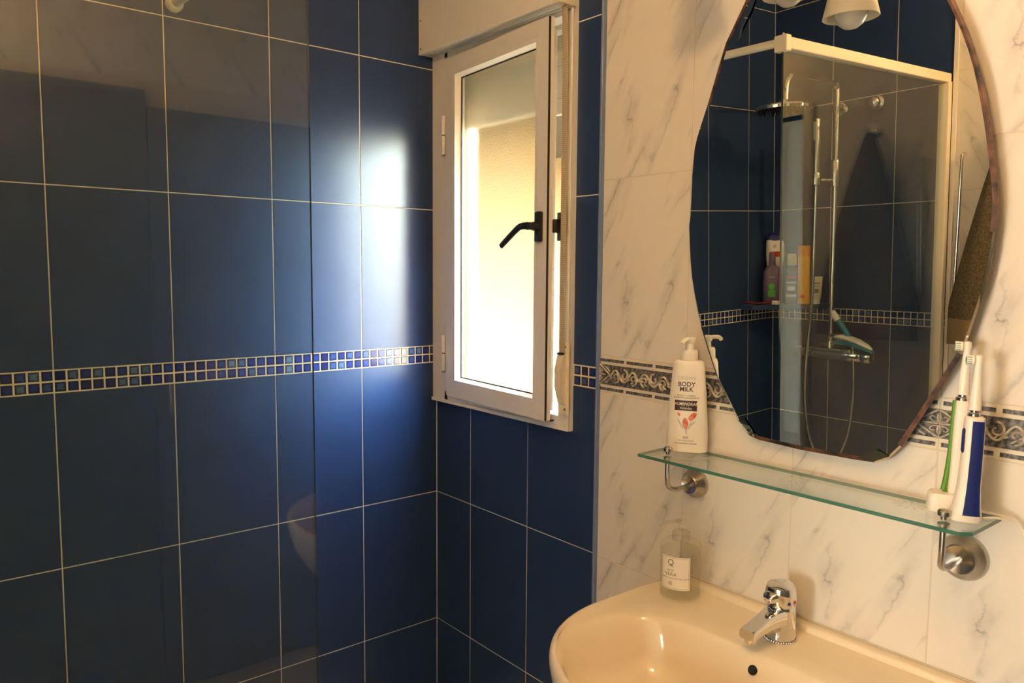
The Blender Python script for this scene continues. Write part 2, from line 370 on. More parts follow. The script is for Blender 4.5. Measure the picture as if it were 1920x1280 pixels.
# window wall, marble part
MC = [.6835, .930, 1.1825, 1.435, 1.6875, 1.940, 2.1925, XR]
MR = [.0, .403, .806, 1.2025, 1.2885, 1.6915, 2.0945, 2.4975, CEIL]
grout_panel = mk('grout_panel', box(.684, XR, G - .0006, G + .002, 0, CEIL), M['grout2'], wb)
for a, b_ in zip(MC[:-1], MC[1:]):
    for i, j in BIG: tile(wb, 'back', a, b_, MR[i], MR[j], M['marble'], gap=.0016)
# far wall: blue in the shower, marble beyond
XP = .713
us = [0, .261, .5135, XP]
for a, b_ in zip(us[:-1], us[1:]):
    for i, j in BIG: tile(wf, 'front', a, b_, ROW[i], ROW[j], M['blue'])
mosaic(wf, 'front', 0, .261); mosaic(wf, 'front', .261, .5135); mosaic(wf, 'front', .5135, XP)
struct('trim_2', box(XP, XP + .014, D - .004, D + .006, 0, CEIL), M['alu'], 'cream edge strip between blue and marbled tiles on the far wall')
mk('grout_panel', box(XP + .014, DX0, D - .002, D - G + .0006, 0, CEIL), M['grout2'], wf)
fc = [XP + .014, .9925, DX0 - .04]
for a, b_ in zip(fc[:-1], fc[1:]):
    for i, j in BIG: tile(wf, 'front', a, b_, MR[i], MR[j], M['marble'], gap=.0016)
    tile(wf, 'front', a, b_, MR[3], MR[4], M['marble'], gap=.0016)
# right wall, above the cupboard
for a, b_ in ((D, -1.4355), (-1.4355, -1.183), (-1.183, -.9305), (-.9305, -.678), (-.678, -.4255), (-.4255, -.173), (-.173, 0)): tile(wr, 'right', a, b_, 2.0945, CEIL, M['marble'], gap=.0016)

# ---- relief border on the marble wall
def border_piece(u0, u1):
    w = .2525
    me_c = (u0 + u1) / 2
    base = tile(wb, 'back', u0, u1, MR[3], MR[4], M['border'], 'border_tile', .0012, .006, .0008)
    if base is None: return
    full = abs((u1 - u0) - w) < .01
    zc = (MR[3] + MR[4]) / 2
    c = u1 - w / 2                       # the leftmost tile is cut by the trim, its right end is whole
    lo = u0 + .0008
    def clip(a): return max(a, lo)
    # dashes
    for k in range(3):
        a, b_ = c - w / 2 + k * w / 3 + .0045, c - w / 2 + (k + 1) * w / 3 - .0045
        for z in (zc + .0335, zc - .0335):
            if b_ - clip(a) > .004: mk('dash', box(clip(a), b_, -.0009, .001, z - .0034, z + .0034), M['border_dark'], base)
    H = .0235
    mk('relief_ground', box(lo, u1 - .0008, -.0006, .001, zc - H, zc + H), M['border_dark'], base)
    R = []
    yy = -.0016
    def pt(u, v): return Vector((max(c + u, lo), yy, zc + v))
    # half diamonds at both ends (cream bars) with half a rosette
    for s in (-1, 1):
        e = s * w / 2
        for sv in (-1, 1):
            d = tube([pt(e * 1.0 - s * .0006, sv * H * .98), pt(e - s * .038, sv * .0005)], .0021, 6, 1, False, .8)
            R.append(d)
            for lf in ((.004, .019), (.013, .010)):
                pass
        # rosette petals
        R.append(tube([pt(e - s * .001, 0), pt(e - s * .012, .0006), pt(e - s * .026, 0)], lambda t: .0010 + .0022 * math.sin(PI * min(t * 1.1, 1)), 6, 5, True, .6))
        for sv in (-1, 1):
            R.append(tube([pt(e - s * .0012, sv * .002), pt(e - s * .002, sv * .010), pt(e - s * .0012, sv * .017)], lambda t: .0012 + .0016 * math.sin(PI * t), 6, 5, True, .6))
            R.append(tube([pt(e - s * .003, sv * .003), pt(e - s * .010, sv * .0045), pt(e - s * .014, sv * .009), pt(e - s * .010, sv * .012), pt(e - s * .007, sv * .010)], .0010, 6, 5))
            # corner leaf outside the diamond
            R.append(tube([pt(e - s * .020, sv * .0205), pt(e - s * .029, sv * .016), pt(e - s * .038, sv * .008)], lambda t: .0006 + .0021 * math.sin(PI * t), 6, 5, True, .6))
    # rolling vine with spirals, mirrored about the middle
    for s in (-1, 1):
        stem = [pt(s * u, .0125 * math.sin((u - .004) / .0265 * PI)) for u in [i * .0066 for i in range(0, 14)]]
        R.append(tube(stem, .0036, 6, 3, True, .6))
        for k, (u0_, sg) in enumerate(((.017, -1), (.044, 1), (.070, -1))):
            sp_ = []
            for i in range(12):
                t = i / 11; a = PI * .5 * sg + s * sg * t * 2.6 * PI * .75; r = .0135 * (1 - t * .82)
                sp_.append(pt(s * u0_ + r * math.cos(a) * .95, sg * .0035 + r * math.sin(a) * .95 * 1.0))
            R.append(tube(sp_, lambda t: .0037 - .0012 * t, 6, 3, True, .6))
            for q in range(3):
                an = (.6 + q * 1.1) * sg; bx = s * (u0_ + .013 * math.cos(an)); bz = sg * .001 - .014 * math.sin(an) * sg * (.8)
                bz = max(-.019, min(.019, bz))
                R.append(tube([pt(bx, bz * .6), pt(bx + s * .004, bz * .9), pt(bx + s * .009, max(-.021, min(.021, bz * 1.15)))], lambda t: .0008 + .0030 * math.sin(PI * t), 6, 4, True, .5))
    mk('relief_scroll', join(*R), M['border_relief'], base, True, 60)
for a, b_ in zip(MC[:-1], MC[1:]):
    if a < 1.7: border_piece(a, b_)
    else: tile(wb, 'back', a, b_, MR[3], MR[4], M['border'], 'border_tile', .0012, .006, .0008)

# ------------------------------------------------------------------ window
win = struct('window_1', join(box(0.0, .077, -.014, .06, 1.094, 2.13), box(.553, .594, -.012, .06, 1.094, 2.13), box(.062, .553, -.014, .06, 1.094, 1.128), box(.062, .553, -.014, .06, 2.085, 2.13)), M['alu'], 'white aluminium window with frosted pane, its sash slightly open')
# inner stop lip, rubber seal and outer frame
mk('inner_stop', join(box(.077, .089, .046, .06, 1.128, 2.085), box(.547, .553, .028, .06, 1.128, 2.085), box(.074, .547, .028, .06, 1.128, 1.140), box(.074, .547, .028, .06, 2.073, 2.085)), M['alu'], win)
mk('seal', join(box(.089, .091, .047, .050, 1.14, 2.073), box(.545, .547, .029, .034, 1.14, 2.073)), M['seal'], win)
mk('reveal', join(box(.0455, .052, .06, .15, 1.119, 2.2), box(.560, .5655, .06, .15, 1.119, 2.2), box(.052, .560, .06, .15, 1.1185, 1.125)), mat('outer_reveal', (.13, .10, .055), .9), win)
mk('keeper', join(bbox(.553, .568, -.024, -.0118, 1.556, 1.624, .002), bbox(.549, .566, -.038, -.023, 1.575, 1.608, .003)), M['black'], win)
mk('lip', join(bbox(.0, .594, -.020, -.0135, 1.0945, 1.104, .001, 1), bbox(.588, .594, -.020, -.0135, 1.104, 2.098, .001, 1)), M['alu'], win)
for z0, z1 in ((1.814, 1.922), (1.189, 1.294)):
    zc = (z0 + z1) / 2
    mk('hinge', lathe([(.0055, z0), (.0062, z0 + .001), (.0062, zc - .002), (.0062, zc - .0015)], (.066, -.021, 0), 14), M['hinge'], win, True)
    mk('hinge', lathe([(.0062, zc + .0015), (.0062, zc + .002), (.0062, z1 - .001), (.0055, z1)], (.066, -.021, 0), 14), M['hinge'], win, True)
    mk('hinge_pin', lathe([(.0048, zc - .0016), (.0048, zc + .0016)], (.066, -.021, 0), 12), M['seal'], win)
    mk('hinge_cap', lathe([(.0045, z0 - .004), (.0052, z0)], (.066, -.021, 0), 12), M['screw'], win)
# sash, turned a few degrees into the room about its left edge
SA = math.radians(4.6)
SM = Matrix.Translation((.078, -.0205, 0)) @ Matrix.Rotation(-SA, 4, 'Z')
SW = .478; s0, s1 = 1.119, 2.076; BT = .050; GT = .066
def inplane(vf): return xf(vf, SM)
T_ = .048
def mitred(x0, x1, z0, z1, t, y0, y1):
    o_ = [(x0, z0), (x1, z0), (x1, z1), (x0, z1)]; i_ = [(x0 + t, z0 + t), (x1 - t, z0 + t), (x1 - t, z1 - t), (x0 + t, z1 - t)]
    V = []
    for y in (y0, y1):
        V += [Vector((a, y, b)) for a, b in o_] + [Vector((a, y, b)) for a, b in i_]
    Fc = []
    for k in range(4):
        j = (k + 1) % 4
        Fc += [(k, j, 4 + j, 4 + k), (8 + k, 8 + j, 12 + j, 12 + k), (k, j, 8 + j, 8 + k), (4 + k, 4 + j, 12 + j, 12 + k)]
    return V, Fc
sash = mk('sash', inplane(join(mitred(0, SW, s0, s1, BT - .001, 0, .018), mitred(.02, SW - .021, s0 + .02, s1 - .02, BT - .021, .018, .042))), M['alu'], win)
mk('groove_line', inplane(join(mitred(.0375, SW - .0375, s0 + .0375, s1 - .0375, .0012, -.0004, .0004))), M['alu'], sash)
mk('edge_seal', inplane(join(box(SW - .0015, SW + .0012, .0005, .0060, s0 + .001, s1 - .001), box(0.004, SW, .020, .03, s0 - .003, s0 + .001))), M['seal'], sash)
# glazing bead, sloping back to the pane
def bead(x0, x1, z0, z1, t, ya, yb):
    o_ = [(x0, z0), (x1, z0), (x1, z1), (x0, z1)]; i_ = [(x0 + t, z0 + t), (x1 - t, z0 + t), (x1 - t, z1 - t), (x0 + t, z1 - t)]
    V = [Vector((a, ya, b)) for a, b in o_] + [Vector((a, yb, b)) for a, b in i_] + [Vector((a, yb + .004, b)) for a, b in o_] + [Vector((a, yb + .004, b)) for a, b in i_]
    Fc = []
    for k in range(4):
        j = (k + 1) % 4; Fc += [(k, j, 4 + j, 4 + k), (8 + k, 8 + j, 12 + j, 12 + k), (k, j, 8 + j, 8 + k), (4 + k, 4 + j, 12 + j, 12 + k)]
    return V, Fc
mk('glazing_bead', inplane(bead(BT - .001, SW - BT + .001, s0 + BT - .001, s1 - BT + .001, .007, .001, .017)), M['alu'], sash)
mk('glazing_gasket', inplane(mitred(BT + .0055, SW - BT - .0055, s0 + BT + .0055, s1 - BT - .0055, .003, .0165, .020)), M['seal'], sash)
pane = mk('pane', inplane(([(BT + .006, .020, s0 + BT + .006), (SW - BT - .006, .020, s0 + BT + .006), (SW - BT - .006, .020, s1 - BT - .006), (BT + .006, .020, s1 - BT - .006)], [(0, 1, 2, 3)])), M['frosted'], sash)
pane['label'] = 'frosted glass pane'
# lever handle
hb = inplane(bbox(SW - .034, SW - .012, -.013, 0, 1.553, 1.626, .004))
hn = inplane(lathe([(.011, 0), (.011, .012), (.0095, .016), (.0095, .030)], (SW - .023, -.011, 1.590), 16, (0, -1, 0)))
P0 = [(SW - .022, -.037, 1.5905), (SW - .040, -.041, 1.5905), (SW - .056, -.043, 1.5865), (SW - .088, -.046, 1.566), (SW - .124, -.046, 1.545)]
hl = inplane(tube(P0, lambda t: .0088 - .0012 * t, 12, 6, True, .72, (0, 1, 0)))
hd = mk('handle', join(hb, hn, hl), M['black'], sash, True, 40); hd['label'] = 'black lever handle'

# shutter slats hanging part way down outside the pane
ms = mat('shutter_slat', (.86, .80, .62), .6)
for k in range(7):
    z = 2.16 - k * .041
    mk('slat', bbox(.053, .558, .112, .122, z - .0215, z + .0215, .004, 2), ms, win)

# ---- roller shutter box
bx = thing('roller_shutter_box', 'cream roller shutter box above the window, with screws at its left edge', 'shutter box', (0.3, -.03, 2.098))
mk('front_panel', bbox(.003, .592, -.062, -.0585, 2.102, 2.46, .001, 1), M['alu'], bx)
mk('side_panel', box(.001, .003, -.062, -.0005, 2.098, 2.46), M['alu'], bx)
mk('side_panel', box(.590, .5925, -.058, -.0005, 2.098, 2.46), M['alu'], bx)
mk('bottom_lip', join(bbox(.001, .594, -.0632, -.050, 2.0965, 2.104, .001, 1), box(.003, .590, -.050, -.020, 2.101, 2.1035), box(.003, .590, -.0215, -.0145, 2.098, 2.125)), M['alu'], bx)
mk('end_cap', bbox(.574, .600, -.066, -.0145, 2.094, 2.110, .002), M['pvc'], bx)
for p, ax_ in (((.012, -.062, 2.19), (0, -1, 0)), ((.012, -.062, 2.112), (0, -1, 0)), ((.05, -.040, 2.101), (0, 0, -1)), ((.012, -.062, 2.40), (0, -1, 0))):
    mk('screw', lathe([(.0032, 0), (.0028, .001), (.0, .0014)], p, 12, ax_), M['screw'], bx, True)
# ---- strap and winder
stp = mk('shutter_strap', tube([(.587, -.040, 2.11), (.585, -.034, 2.0), (.584, -.031, 1.7), (.584, -.031, 1.45), (.585, -.031, 1.285)], .0095, 8, 10, True, .12, (0, 1, 0)), M['strap'])
tag(stp, 'beige ribbed webbing strap hanging from the shutter box beside the window', 'strap')
wd = thing('strap_winder', 'ivory plastic strap winder screwed to the lower right of the window frame', 'strap winder', (.585, -.02, 1.14))
mk('back_plate', bbox(.571, .603, -.027, -.0205, 1.135, 1.315, .003), M['pvc'], wd)
prof = [(-.026, 1.158), (-.034, 1.168), (-.045, 1.205), (-.046, 1.245), (-.040, 1.270), (-.036, 1.283), (-.026, 1.286)]
mk('cover', join(prism(prof, .5745, .5955, 'x')), M['pvc'], wd)
mk('strap_slot', bbox(.5765, .5935, -.041, -.030, 1.2835, 1.2885, .001, 1), M['hole'], wd)
for z in (1.150, 1.302): mk('screw', lathe([(.0033, 0), (.0028, .001), (0, .0014)], (.592, -.027, z), 12, (0, -1, 0)), M['screw'], wd, True)

# ------------------------------------------------------------------ mirror
out = [(1.10, 1.172), (1.12, 1.167), (1.209, 1.164), (1.308, 1.166), (1.345, 1.168), (1.370, 1.180), (1.389, 1.203), (1.413, 1.246), (1.437, 1.291), (1.474, 1.362), (1.499, 1.457), (1.509, 1.524), (1.512, 1.588), (1.505, 1.648), (1.490, 1.734), (1.469, 1.814), (1.438, 1.889), (1.405, 1.948), (1.372, 1.995), (1.335, 2.002), (1.222, 2.006), (1.12, 2.003), (1.085, 1.992), (1.073, 1.983), (1.030, 1.916), (.989, 1.807), (.958, 1.722), (.949, 1.598), (.9465, 1.57), (.955, 1.473), (.981, 1.376), (1.022, 1.278), (1.078, 1.192)]
def smooth_side(i0, i1, k=3):
    P = [Vector((x, 0, z)) for x, z in out[i0:i1 + 1]]; return [(p.x, p.z) for p in spline(P, k)]
out = out[:9] + smooth_side(9, 17)[:] + out[18:24] + smooth_side(24, 31)[:] + out[32:]
nn = Vector((0.02169118, 0.99944592, 0.02524582)); PO = Vector((1.125, -.025, 1.375))
def onm(x, z, off=0.0):
    y = PO.y - ((x - PO.x) * nn.x + (z - PO.z) * nn.z) / nn.y
    return Vector((x, y, z)) + nn * (-off)
mc_ = (1.228, 1.585)
def shrink(poly, d):
    o_ = []; n_ = len(poly)
    for i in range(n_):
        a = Vector(poly[i - 1]); b_ = Vector(poly[i]); c_ = Vector(poly[(i + 1) % n_]); t = (c_ - a).normalized(); nrm = Vector((-t.y, t.x)); o_.append(tuple(b_ + nrm * d))
    return o_
mir = thing('wall_mirror', 'large oval mirror with flat corners and worn brown edge on the marbled wall', 'mirror', (1.225, -.02, 1.167))
inn = shrink(out, .0075); inn2 = shrink(out, .0035)
N = len(out)
mk('mirror_glass', ([onm(*p) for p in inn], [tuple(range(N))]), M['mirror'], mir)
# the corroded strip lies along the lower edge and the upper sides
V = [onm(*p) for p in inn] + [onm(*p) for p in inn2] + [onm(p[0], p[1], -.0015) for p in out] + [onm(p[0], p[1], -.005) for p in out]
fa = []; mi_ = []
for i in range(N):
    j = (i + 1) % N; fa += [(i, j, N + j, N + i), (N + i, N + j, 2 * N + j, 2 * N + i), (2 * N + i, 2 * N + j, 3 * N + j, 3 * N + i)]
    z = (out[i][1] + out[j][1]) / 2; x = (out[i][0] + out[j][0]) / 2
    rot = (z < 1.36 and x > 1.1 and not (x > 1.35 and z < 1.21)) or z > 1.80 or (x > 1.42 and z > 1.55)
    mi_ += [1 if rot else 0, 1 if (rot and not z < 1.17) or z < 1.17 else 0, 1]
mk('bevelled_edge', (V, fa), [M['mirror'], M['mirror_rot']], mir, mi=mi_)
mk('backing', (lambda V: (V, [tuple(range(N)), tuple(range(2 * N - 1, N - 1, -1))] + [(i, (i + 1) % N, N + (i + 1) % N, N + i) for i in range(N)]))([onm(p[0], p[1], -.004) for p in shrink(out, .002)] + [onm(p[0], p[1], -.007) for p in shrink(out, .002)]), M['mirror_rot'], mir)
for x, z in ((1.10, 1.30), (1.34, 1.30), (1.10, 1.86), (1.34, 1.86)):
    yb = onm(x, z).y + .006
    if yb < -.001: mk('spacer', box(x - .02, x + .02, yb, -.0005, z - .02, z + .02), M['black'], mir)
# cut facets at the two lower corners and the upper left
def facet(a, b_, c_, d_):
    return mk('corner_facet', ([onm(*a, .0006), onm(*b_, .0012), onm(*c_, .0030), onm(*d_, .0024)], [(0, 1, 2, 3)]), M['mirror'], mir)
facet((1.345, 1.170), (1.372, 1.184), (1.350, 1.192), (1.318, 1.172))
facet((1.076, 1.198), (1.104, 1.173), (1.120, 1.172), (1.090, 1.205))
facet((1.085, 1.985), (1.105, 1.998), (1.088, 1.960), (1.058, 1.915))

# ------------------------------------------------------------------ glass shelf
sh = thing('glass_shelf', 'clear glass shelf with green edge and etched flowers under the mirror', 'shelf', (1.235, -.09, 1.119))
x0, x1, y0, y1, zs0, zs1 = .937, 1.541, -.152, -.030, 1.119, 1.125
pl = [(x0, y0), (x1 - .012, y0), (x1, y0 + .014), (x1, y1), (x0 - .004, y1)]
v, f = prism(pl, zs0, zs1, 'z')
mk('glass_plate', (v, f), [M['plate'], M['plate_edge']], sh, mi=[0, 0] + [1] * len(pl))
def etched(cx, cy):
    P = []
    for k in range(11):
        a = 2 * PI * k / 11 + .2; c_, s_ = math.cos(a), math.sin(a); n_ = Vector((-s_, c_, 0)); d = Vector((c_, s_, 0)); c = Vector((cx, cy, zs1 + .0003))
        k0 = len(P) * 4; P.append([c + d * .008, c + d * .018 + n_ * .0017, c + d * .030, c + d * .018 - n_ * .0017])
    P.append([Vector((cx + a, cy + b_, zs1 + .0003)) for a, b_ in ((-.003, 0), (0, -.002), (.003, 0), (0, .002))])
    return [q for p in P for q in p], [tuple(range(4 * i, 4 * i + 4)) for i in range(len(P))]
for cx, cy in ((1.035, -.085), (1.236, -.082), (1.430, -.075)): mk('etched_flower', etched(cx, cy), M['etch'], sh)
for k, (fx, fz, kx, fr) in enumerate(((.966, 1.046, .977, .031), (1.483, 1.041, 1.491, .037))):
    fl = mk('wall_flange', lathe([(fr, 0), (fr, .004), (fr * .93, .010), (fr * .70, .017), (fr * .66, .024), (fr * .60, .0255), (fr * .30, .020), (0, .018)], (fx, 0, fz), 40, (0, -1, 0)), M['brushed'], sh, True, 50)
    mk('bracket_rod', tube([(fx, -.012, fz), (fx, -.045, fz - .002), (fx + .001, -.070, fz - .001), (kx - .004, -.098, fz + .010), (kx, -.108, fz + .035), (kx, -.108, zs0)], .0048, 14, 8), M['brushed'], fl, True)
    mk('clamp_knob', join(lathe([(.0055, zs0 - .008), (.0085, zs0 - .002), (.0085, zs0)], (kx, -.108, 0), 20), lathe([(.0045, zs1), (.0045, zs1 + .004), (.0090, zs1 + .006), (.0092, zs1 + .012), (.0062, zs1 + .015), (0, zs1 + .0155)], (kx, -.108, 0), 24)), M['brushed'], fl, True)

# ------------------------------------------------------------------ body milk bottle
def frame_at(c, rot): return Matrix.Translation(c) @ Matrix.Rotation(rot, 4, 'Z')
bmk = thing('body_milk_bottle', 'white body milk pump bottle with almond label on left end of glass shelf', 'bottle', (.976, -.048, zs1))
BMm = frame_at((.976, -.048, zs1), math.radians(30))
M['bmilk'] = mat('white_bottle_plastic', (.84, .80, .71), .28)
prf = [(.0, .985), (.004, 1.0), (.03, .99), (.06, .955), (.10, .895), (.14, .82), (.165, .765), (.176, .73), (.181, .66), (.183, .55)]
def bm_ab(h):
    for (h0, s0_), (h1, s1_) in zip(prf[:-1], prf[1:]):
        if h0 <= h <= h1:
            s = s0_ + (s1_ - s0_) * (h - h0) / (h1 - h0); return .0415 * s, .0225 * (s * .6 + .4)
    return .0415 * prf[-1][1], .02
R = [superring(0, 0, h, *bm_ab(h), 48, 2.5) for h, s in prf]
mk('bottle_body', xf(rings(R), BMm), M['bmilk'], bmk, True, 50)
mk('collar', xf(lathe([(.0165, .182), (.0170, .184), (.0170, .200), (.0155, .204)], (0, 0, 0), 32), BMm), M['bmilk'], bmk, True, 40)
pmp = join(lathe([(.0085, .203), (.0085, .217), (.011, .219), (.0125, .226), (.012, .2285), (0, .229)], (0, 0, 0), 24), tube([(0, 0, .2245), (0, -.018, .2245), (0, -.030, .223), (0, -.036, .218)], .0042, 12, 5))
mk('pump_head', xf(pmp, BMm @ Matrix.Rotation(math.radians(-15), 4, 'Z')), M['bmilk'], bmk, True, 40)
M['ink'] = mat('label_ink', (.05, .035, .035), .5); M['brown'] = mat('label_maroon', (.035, .008, .008), .4); M['labw'] = mat('label_white', (.86, .80, .70), .5)
M['almond'] = mat('almond_print', (.62, .12, .04), .4); noise_col(M['almond'], (.45, .07, .03), (.75, .25, .10), 120); M['greyp'] = mat('label_grey', (.50, .48, .46), .5)
def on_bottle(vf, h0, off):
    out_ = []
    for p in vf[0]:
        h = h0 + p.y; a, b_ = bm_ab(h)
        x = p.x; q = min(abs(x) / a, .999); y = -b_ * (1 - q ** 2.5) ** (1 / 2.5)
        out_.append(Vector((x, y - off, h)))
    return out_, vf[1]
def grid_rect(x0, x1, y0, y1, n=8):
    V = []; Fc = []
    for i in range(n + 1):
        x = x0 + (x1 - x0) * i / n; V += [Vector((x, y0, 0)), Vector((x, y1, 0))]
    for i in range(n): Fc.append((2 * i, 2 * i + 2, 2 * i + 3, 2 * i + 1))
    return V, Fc
def ellipse(cx, cy, a, b_, rot=0, n=20):
    V = [Vector((cx + a * math.cos(t) * math.cos(rot) - b_ * math.sin(t) * math.sin(rot), cy + a * math.cos(t) * math.sin(rot) + b_ * math.sin(t) * math.cos(rot), 0)) for t in [2 * PI * i / n for i in range(n)]]
    return V, [tuple(range(n))]
def lab(name, vf, h0, m, off=.0006, dx=0.0): return mk(name, xf(on_bottle(([p + Vector((dx, 0, 0)) for p in vf[0]], vf[1]), h0, off), BMm), m, bmk)
lab('lettering', text_vf('CROWE', .0095, space=1.1), .1455, M['greyp'], dx=-.001)
lab('lettering', text_vf('BODY', .0125, bold=.02), .1325, M['ink'], dx=-.001)
lab('lettering', text_vf('MILK', .0125, bold=.02), .1225, M['ink'], dx=-.001)
lab('lettering', text_vf('MANOS Y CUERPO', .0042), .1125, M['ink'], dx=-.001)
lab('lettering', text_vf('NUTRITIVA & SUAVIZANTE', .0042, bold=.01), .1080, M['ink'], dx=-.001)
lab('label_band', grid_rect(-.0225, .0215, 0, .0205, 10), .0835, M['brown'], .0004, dx=-.001)
lab('lettering', text_vf('ALMENDRAS', .0079, bold=.01), .0945, M['labw'], .0009, dx=-.001)
lab('lettering', text_vf('Amandes', .0062), .0868, M['labw'], .0009, dx=-.001)
for cx, cy, a, b_, r in ((-.001, .058, .0055, .0105, .1), (.0125, .0725, .0052, .0100, -.75), (-.0145, .0755, .0025, .0042, .5)):
    lab('almond_print', ellipse(cx, cy, a, b_, r), 0, M['almond'], .0006)
for cx, cy, a, b_, r in ((-.010, .055, .0016, .010, .5), (.008, .055, .0016, .011, -.4), (.001, .044, .0014, .008, 0), (-.014, .062, .0014, .006, .3), (.013, .058, .0014, .008, -.8)):
    lab('splash_print', ellipse(cx, cy, a, b_, r), 0, M['greyp'], .0004)
lab('lettering', text_vf('oo', .010), .0275, M['ink'], dx=0)
lab('lettering', text_vf('Con aceite natural', .0042), .0225, M['ink'], dx=0)
lab('lettering', text_vf('Con almendras naturales', .0044, bold=.01), .0165, M['ink'], dx=0)

# ------------------------------------------------------------------ wash basin
bs = thing('washbasin', 'white ceramic washbasin fixed to the marbled wall under the glass shelf', 'washbasin', (1.222, -.25, .62))
NB = 96
def outer(t):            # t in 0..1 starting at the rear middle, going left
    a = 2 * PI * t; return a
def plan(cx, cy, a, b_, ex, rearflat=None):
    P = []
    for i in range(NB):
        t = 2 * PI * i / NB + PI / 2; c_, s_ = math.cos(t), math.sin(t)
        x = cx + a * math.copysign(abs(c_) ** (2 / ex), c_); y = cy + b_ * math.copysign(abs(s_) ** (2 / ex), s_)
        P.append((x, y))
    return P
def outer_plan(s=1.0):
    P = []
    for i in range(NB):
        t = 2 * PI * i / NB + PI / 2; c_, s_ = math.cos(t), math.sin(t)
        if s_ >= 0: ex, b_ = 7.0, .224
        else: ex, b_ = 2.15, .29
        x = 1.222 + .316 * s * math.copysign(abs(c_) ** (2 / ex), c_)
        y = -.225 + b_ * math.copysign(abs(s_) ** (2 / ex), s_) * (s if s_ < 0 else 1)
        P.append((x, y))
    return P
def inner_plan(s=1.0, dy=0):
    P = []
    for i in range(NB):
        t = 2 * PI * i / NB + PI / 2; c_, s_ = math.cos(t), math.sin(t)
        ex, b_ = (3.2, .155) if s_ >= 0 else (2.15, .175)
        x = 1.222 + .262 * s * math.copysign(abs(c_) ** (2 / ex), c_); y = -.315 + dy + b_ * s * math.copysign(abs(s_) ** (2 / ex), s_)
        P.append((x, y))
    return P
def blend(A, B, t): return [(a[0] + (b_[0] - a[0]) * t, a[1] + (b_[1] - a[1]) * t) for a, b_ in zip(A, B)]
O1 = outer_plan(); I1 = inner_plan()
R = []
def addr(P, z): R.append([Vector((x, min(y, -.0008), z)) for x, y in P])
addr(outer_plan(.42), .60); addr(outer_plan(.66), .645); addr(outer_plan(.84), .70); addr(outer_plan(.95), .755); addr(outer_plan(.99), .795); addr(O1, .815); addr(outer_plan(.999), .824)
addr(outer_plan(.992), .831); addr(outer_plan(.98), .8345); addr(outer_plan(.962), .8345)
addr(blend(outer_plan(.962), inner_plan(1.05), .25), .8318); addr(blend(outer_plan(.962), inner_plan(1.05), .7), .8295); addr(inner_plan(1.05), .8285); addr(inner_plan(1.02), .826)
addr(I1, .8205); addr(inner_plan(.975), .811); addr(inner_plan(.95), .797); addr(inner_plan(.915), .775); addr(inner_plan(.86), .750); addr(inner_plan(.76), .726); addr(inner_plan(.6), .708); addr(inner_plan(.4), .698); addr(inner_plan(.12), .692)
mk('basin_bowl', rings(R), M['ceramic'], bs, True, 80)
mk('back_curb', bbox(.928, 1.516, -.026, -.0006, .815, .8445, .007, 4), M['ceramic'], bs, True, 80)
mk('sealant_bead', box(.91, 1.535, -.003, -.0004, .843, .8458), M['grout2'], bs)
mk('overflow_hole', lathe([(.0085, 0), (.0085, .002), (.0078, .0026)], (1.222, -.1675, .8005), 24, (0, -.86, .5)), M['hole'], bs)
mk('drain', lathe([(.026, 0), (.030, .001), (.030, .003), (.022, .003), (.020, .001)], (1.222, -.315, .692), 32), M['chrome'], bs, True)

# faucet
fc_ = thing('basin_mixer_tap', 'chrome single lever mixer tap on the rear ledge of the washbasin', 'tap', (1.2165, -.076, .829))
cx, cy, cz = 1.2165, -.076, .829
mk('tap_body', lathe([(.0265, .003), (.0265, .010), (.0255, .030), (.0250, .056), (.0252, .060), (.0235, .064)], (cx, cy, cz), 40), M['chrome'], fc_, True, 40)
bead_v = [lathe([(0, -.0022), (.0016, -.0015), (.0022, 0), (.0016, .0015), (0, .0022)], (cx + .0282 * math.cos(2 * PI * k / 40), cy + .0282 * math.sin(2 * PI * k / 40), cz + .0024), 8, cap=False) for k in range(40)]
br = mk('bead_ring', join(*bead_v), M['brushed'], fc_, True)
def rrect(cx_, y, cz_, w, h, n=20, ex=5):
    return [Vector((cx_ + w * math.copysign(abs(math.cos(t)) ** (2 / ex), math.cos(t)), y, cz_ + h * math.copysign(abs(math.sin(t)) ** (2 / ex), math.sin(t)))) for t in [2 * PI * i / n for i in range(n)]]
sp_ = [(-.010, .046, .0215, .0165), (-.030, .0455, .0185, .0150), (-.050, .0435, .0165, .0125), (-.075, .0405, .0155, .0095), (-.098, .0375, .0150, .0088), (-.106, .0365, .0145, .0080)]
mk('spout', rings([rrect(cx, cy + a, cz + z, w, h) for a, z, w, h in sp_]), M['chrome'], fc_, True, 40)
mk('aerator', lathe([(.0105, .010), (.0105, .004), (.0095, 0), (.006, .0005)], (cx, cy - .093, cz + .020), 24), M['chrome'], fc_, True, 40)
hm = Matrix.Translation((cx, cy, cz + .064)) @ Matrix.Rotation(math.radians(7), 4, 'X')
hp = lathe([(.0232, 0), (.0262, .003), (.0270, .010), (.0268, .020), (.0262, .030), (.0235, .0365), (.014, .040), (0, .041)], (0, 0, 0), 40)
hd = mk('lever_cap', xf(hp, hm), M['chrome'], fc_, True, 40)
lv = [(-.012, .022, .0170, .0120), (-.024, .0215, .0150, .0105), (-.032, .020, .0120, .0080), (-.036, .019, .0070, .0045)]
mk('lever', xf(rings([rrect(0, a, z, w, h, 16, 3) for a, z, w, h in lv]), hm @ Matrix.Rotation(math.radians(-12), 4, 'Z')), M['chrome'], fc_, True, 50)
M['dotb'] = mat('blue_dot', (.01, .03, .35), .3); M['dotr'] = mat('red_dot', (.35, .01, .01), .3)
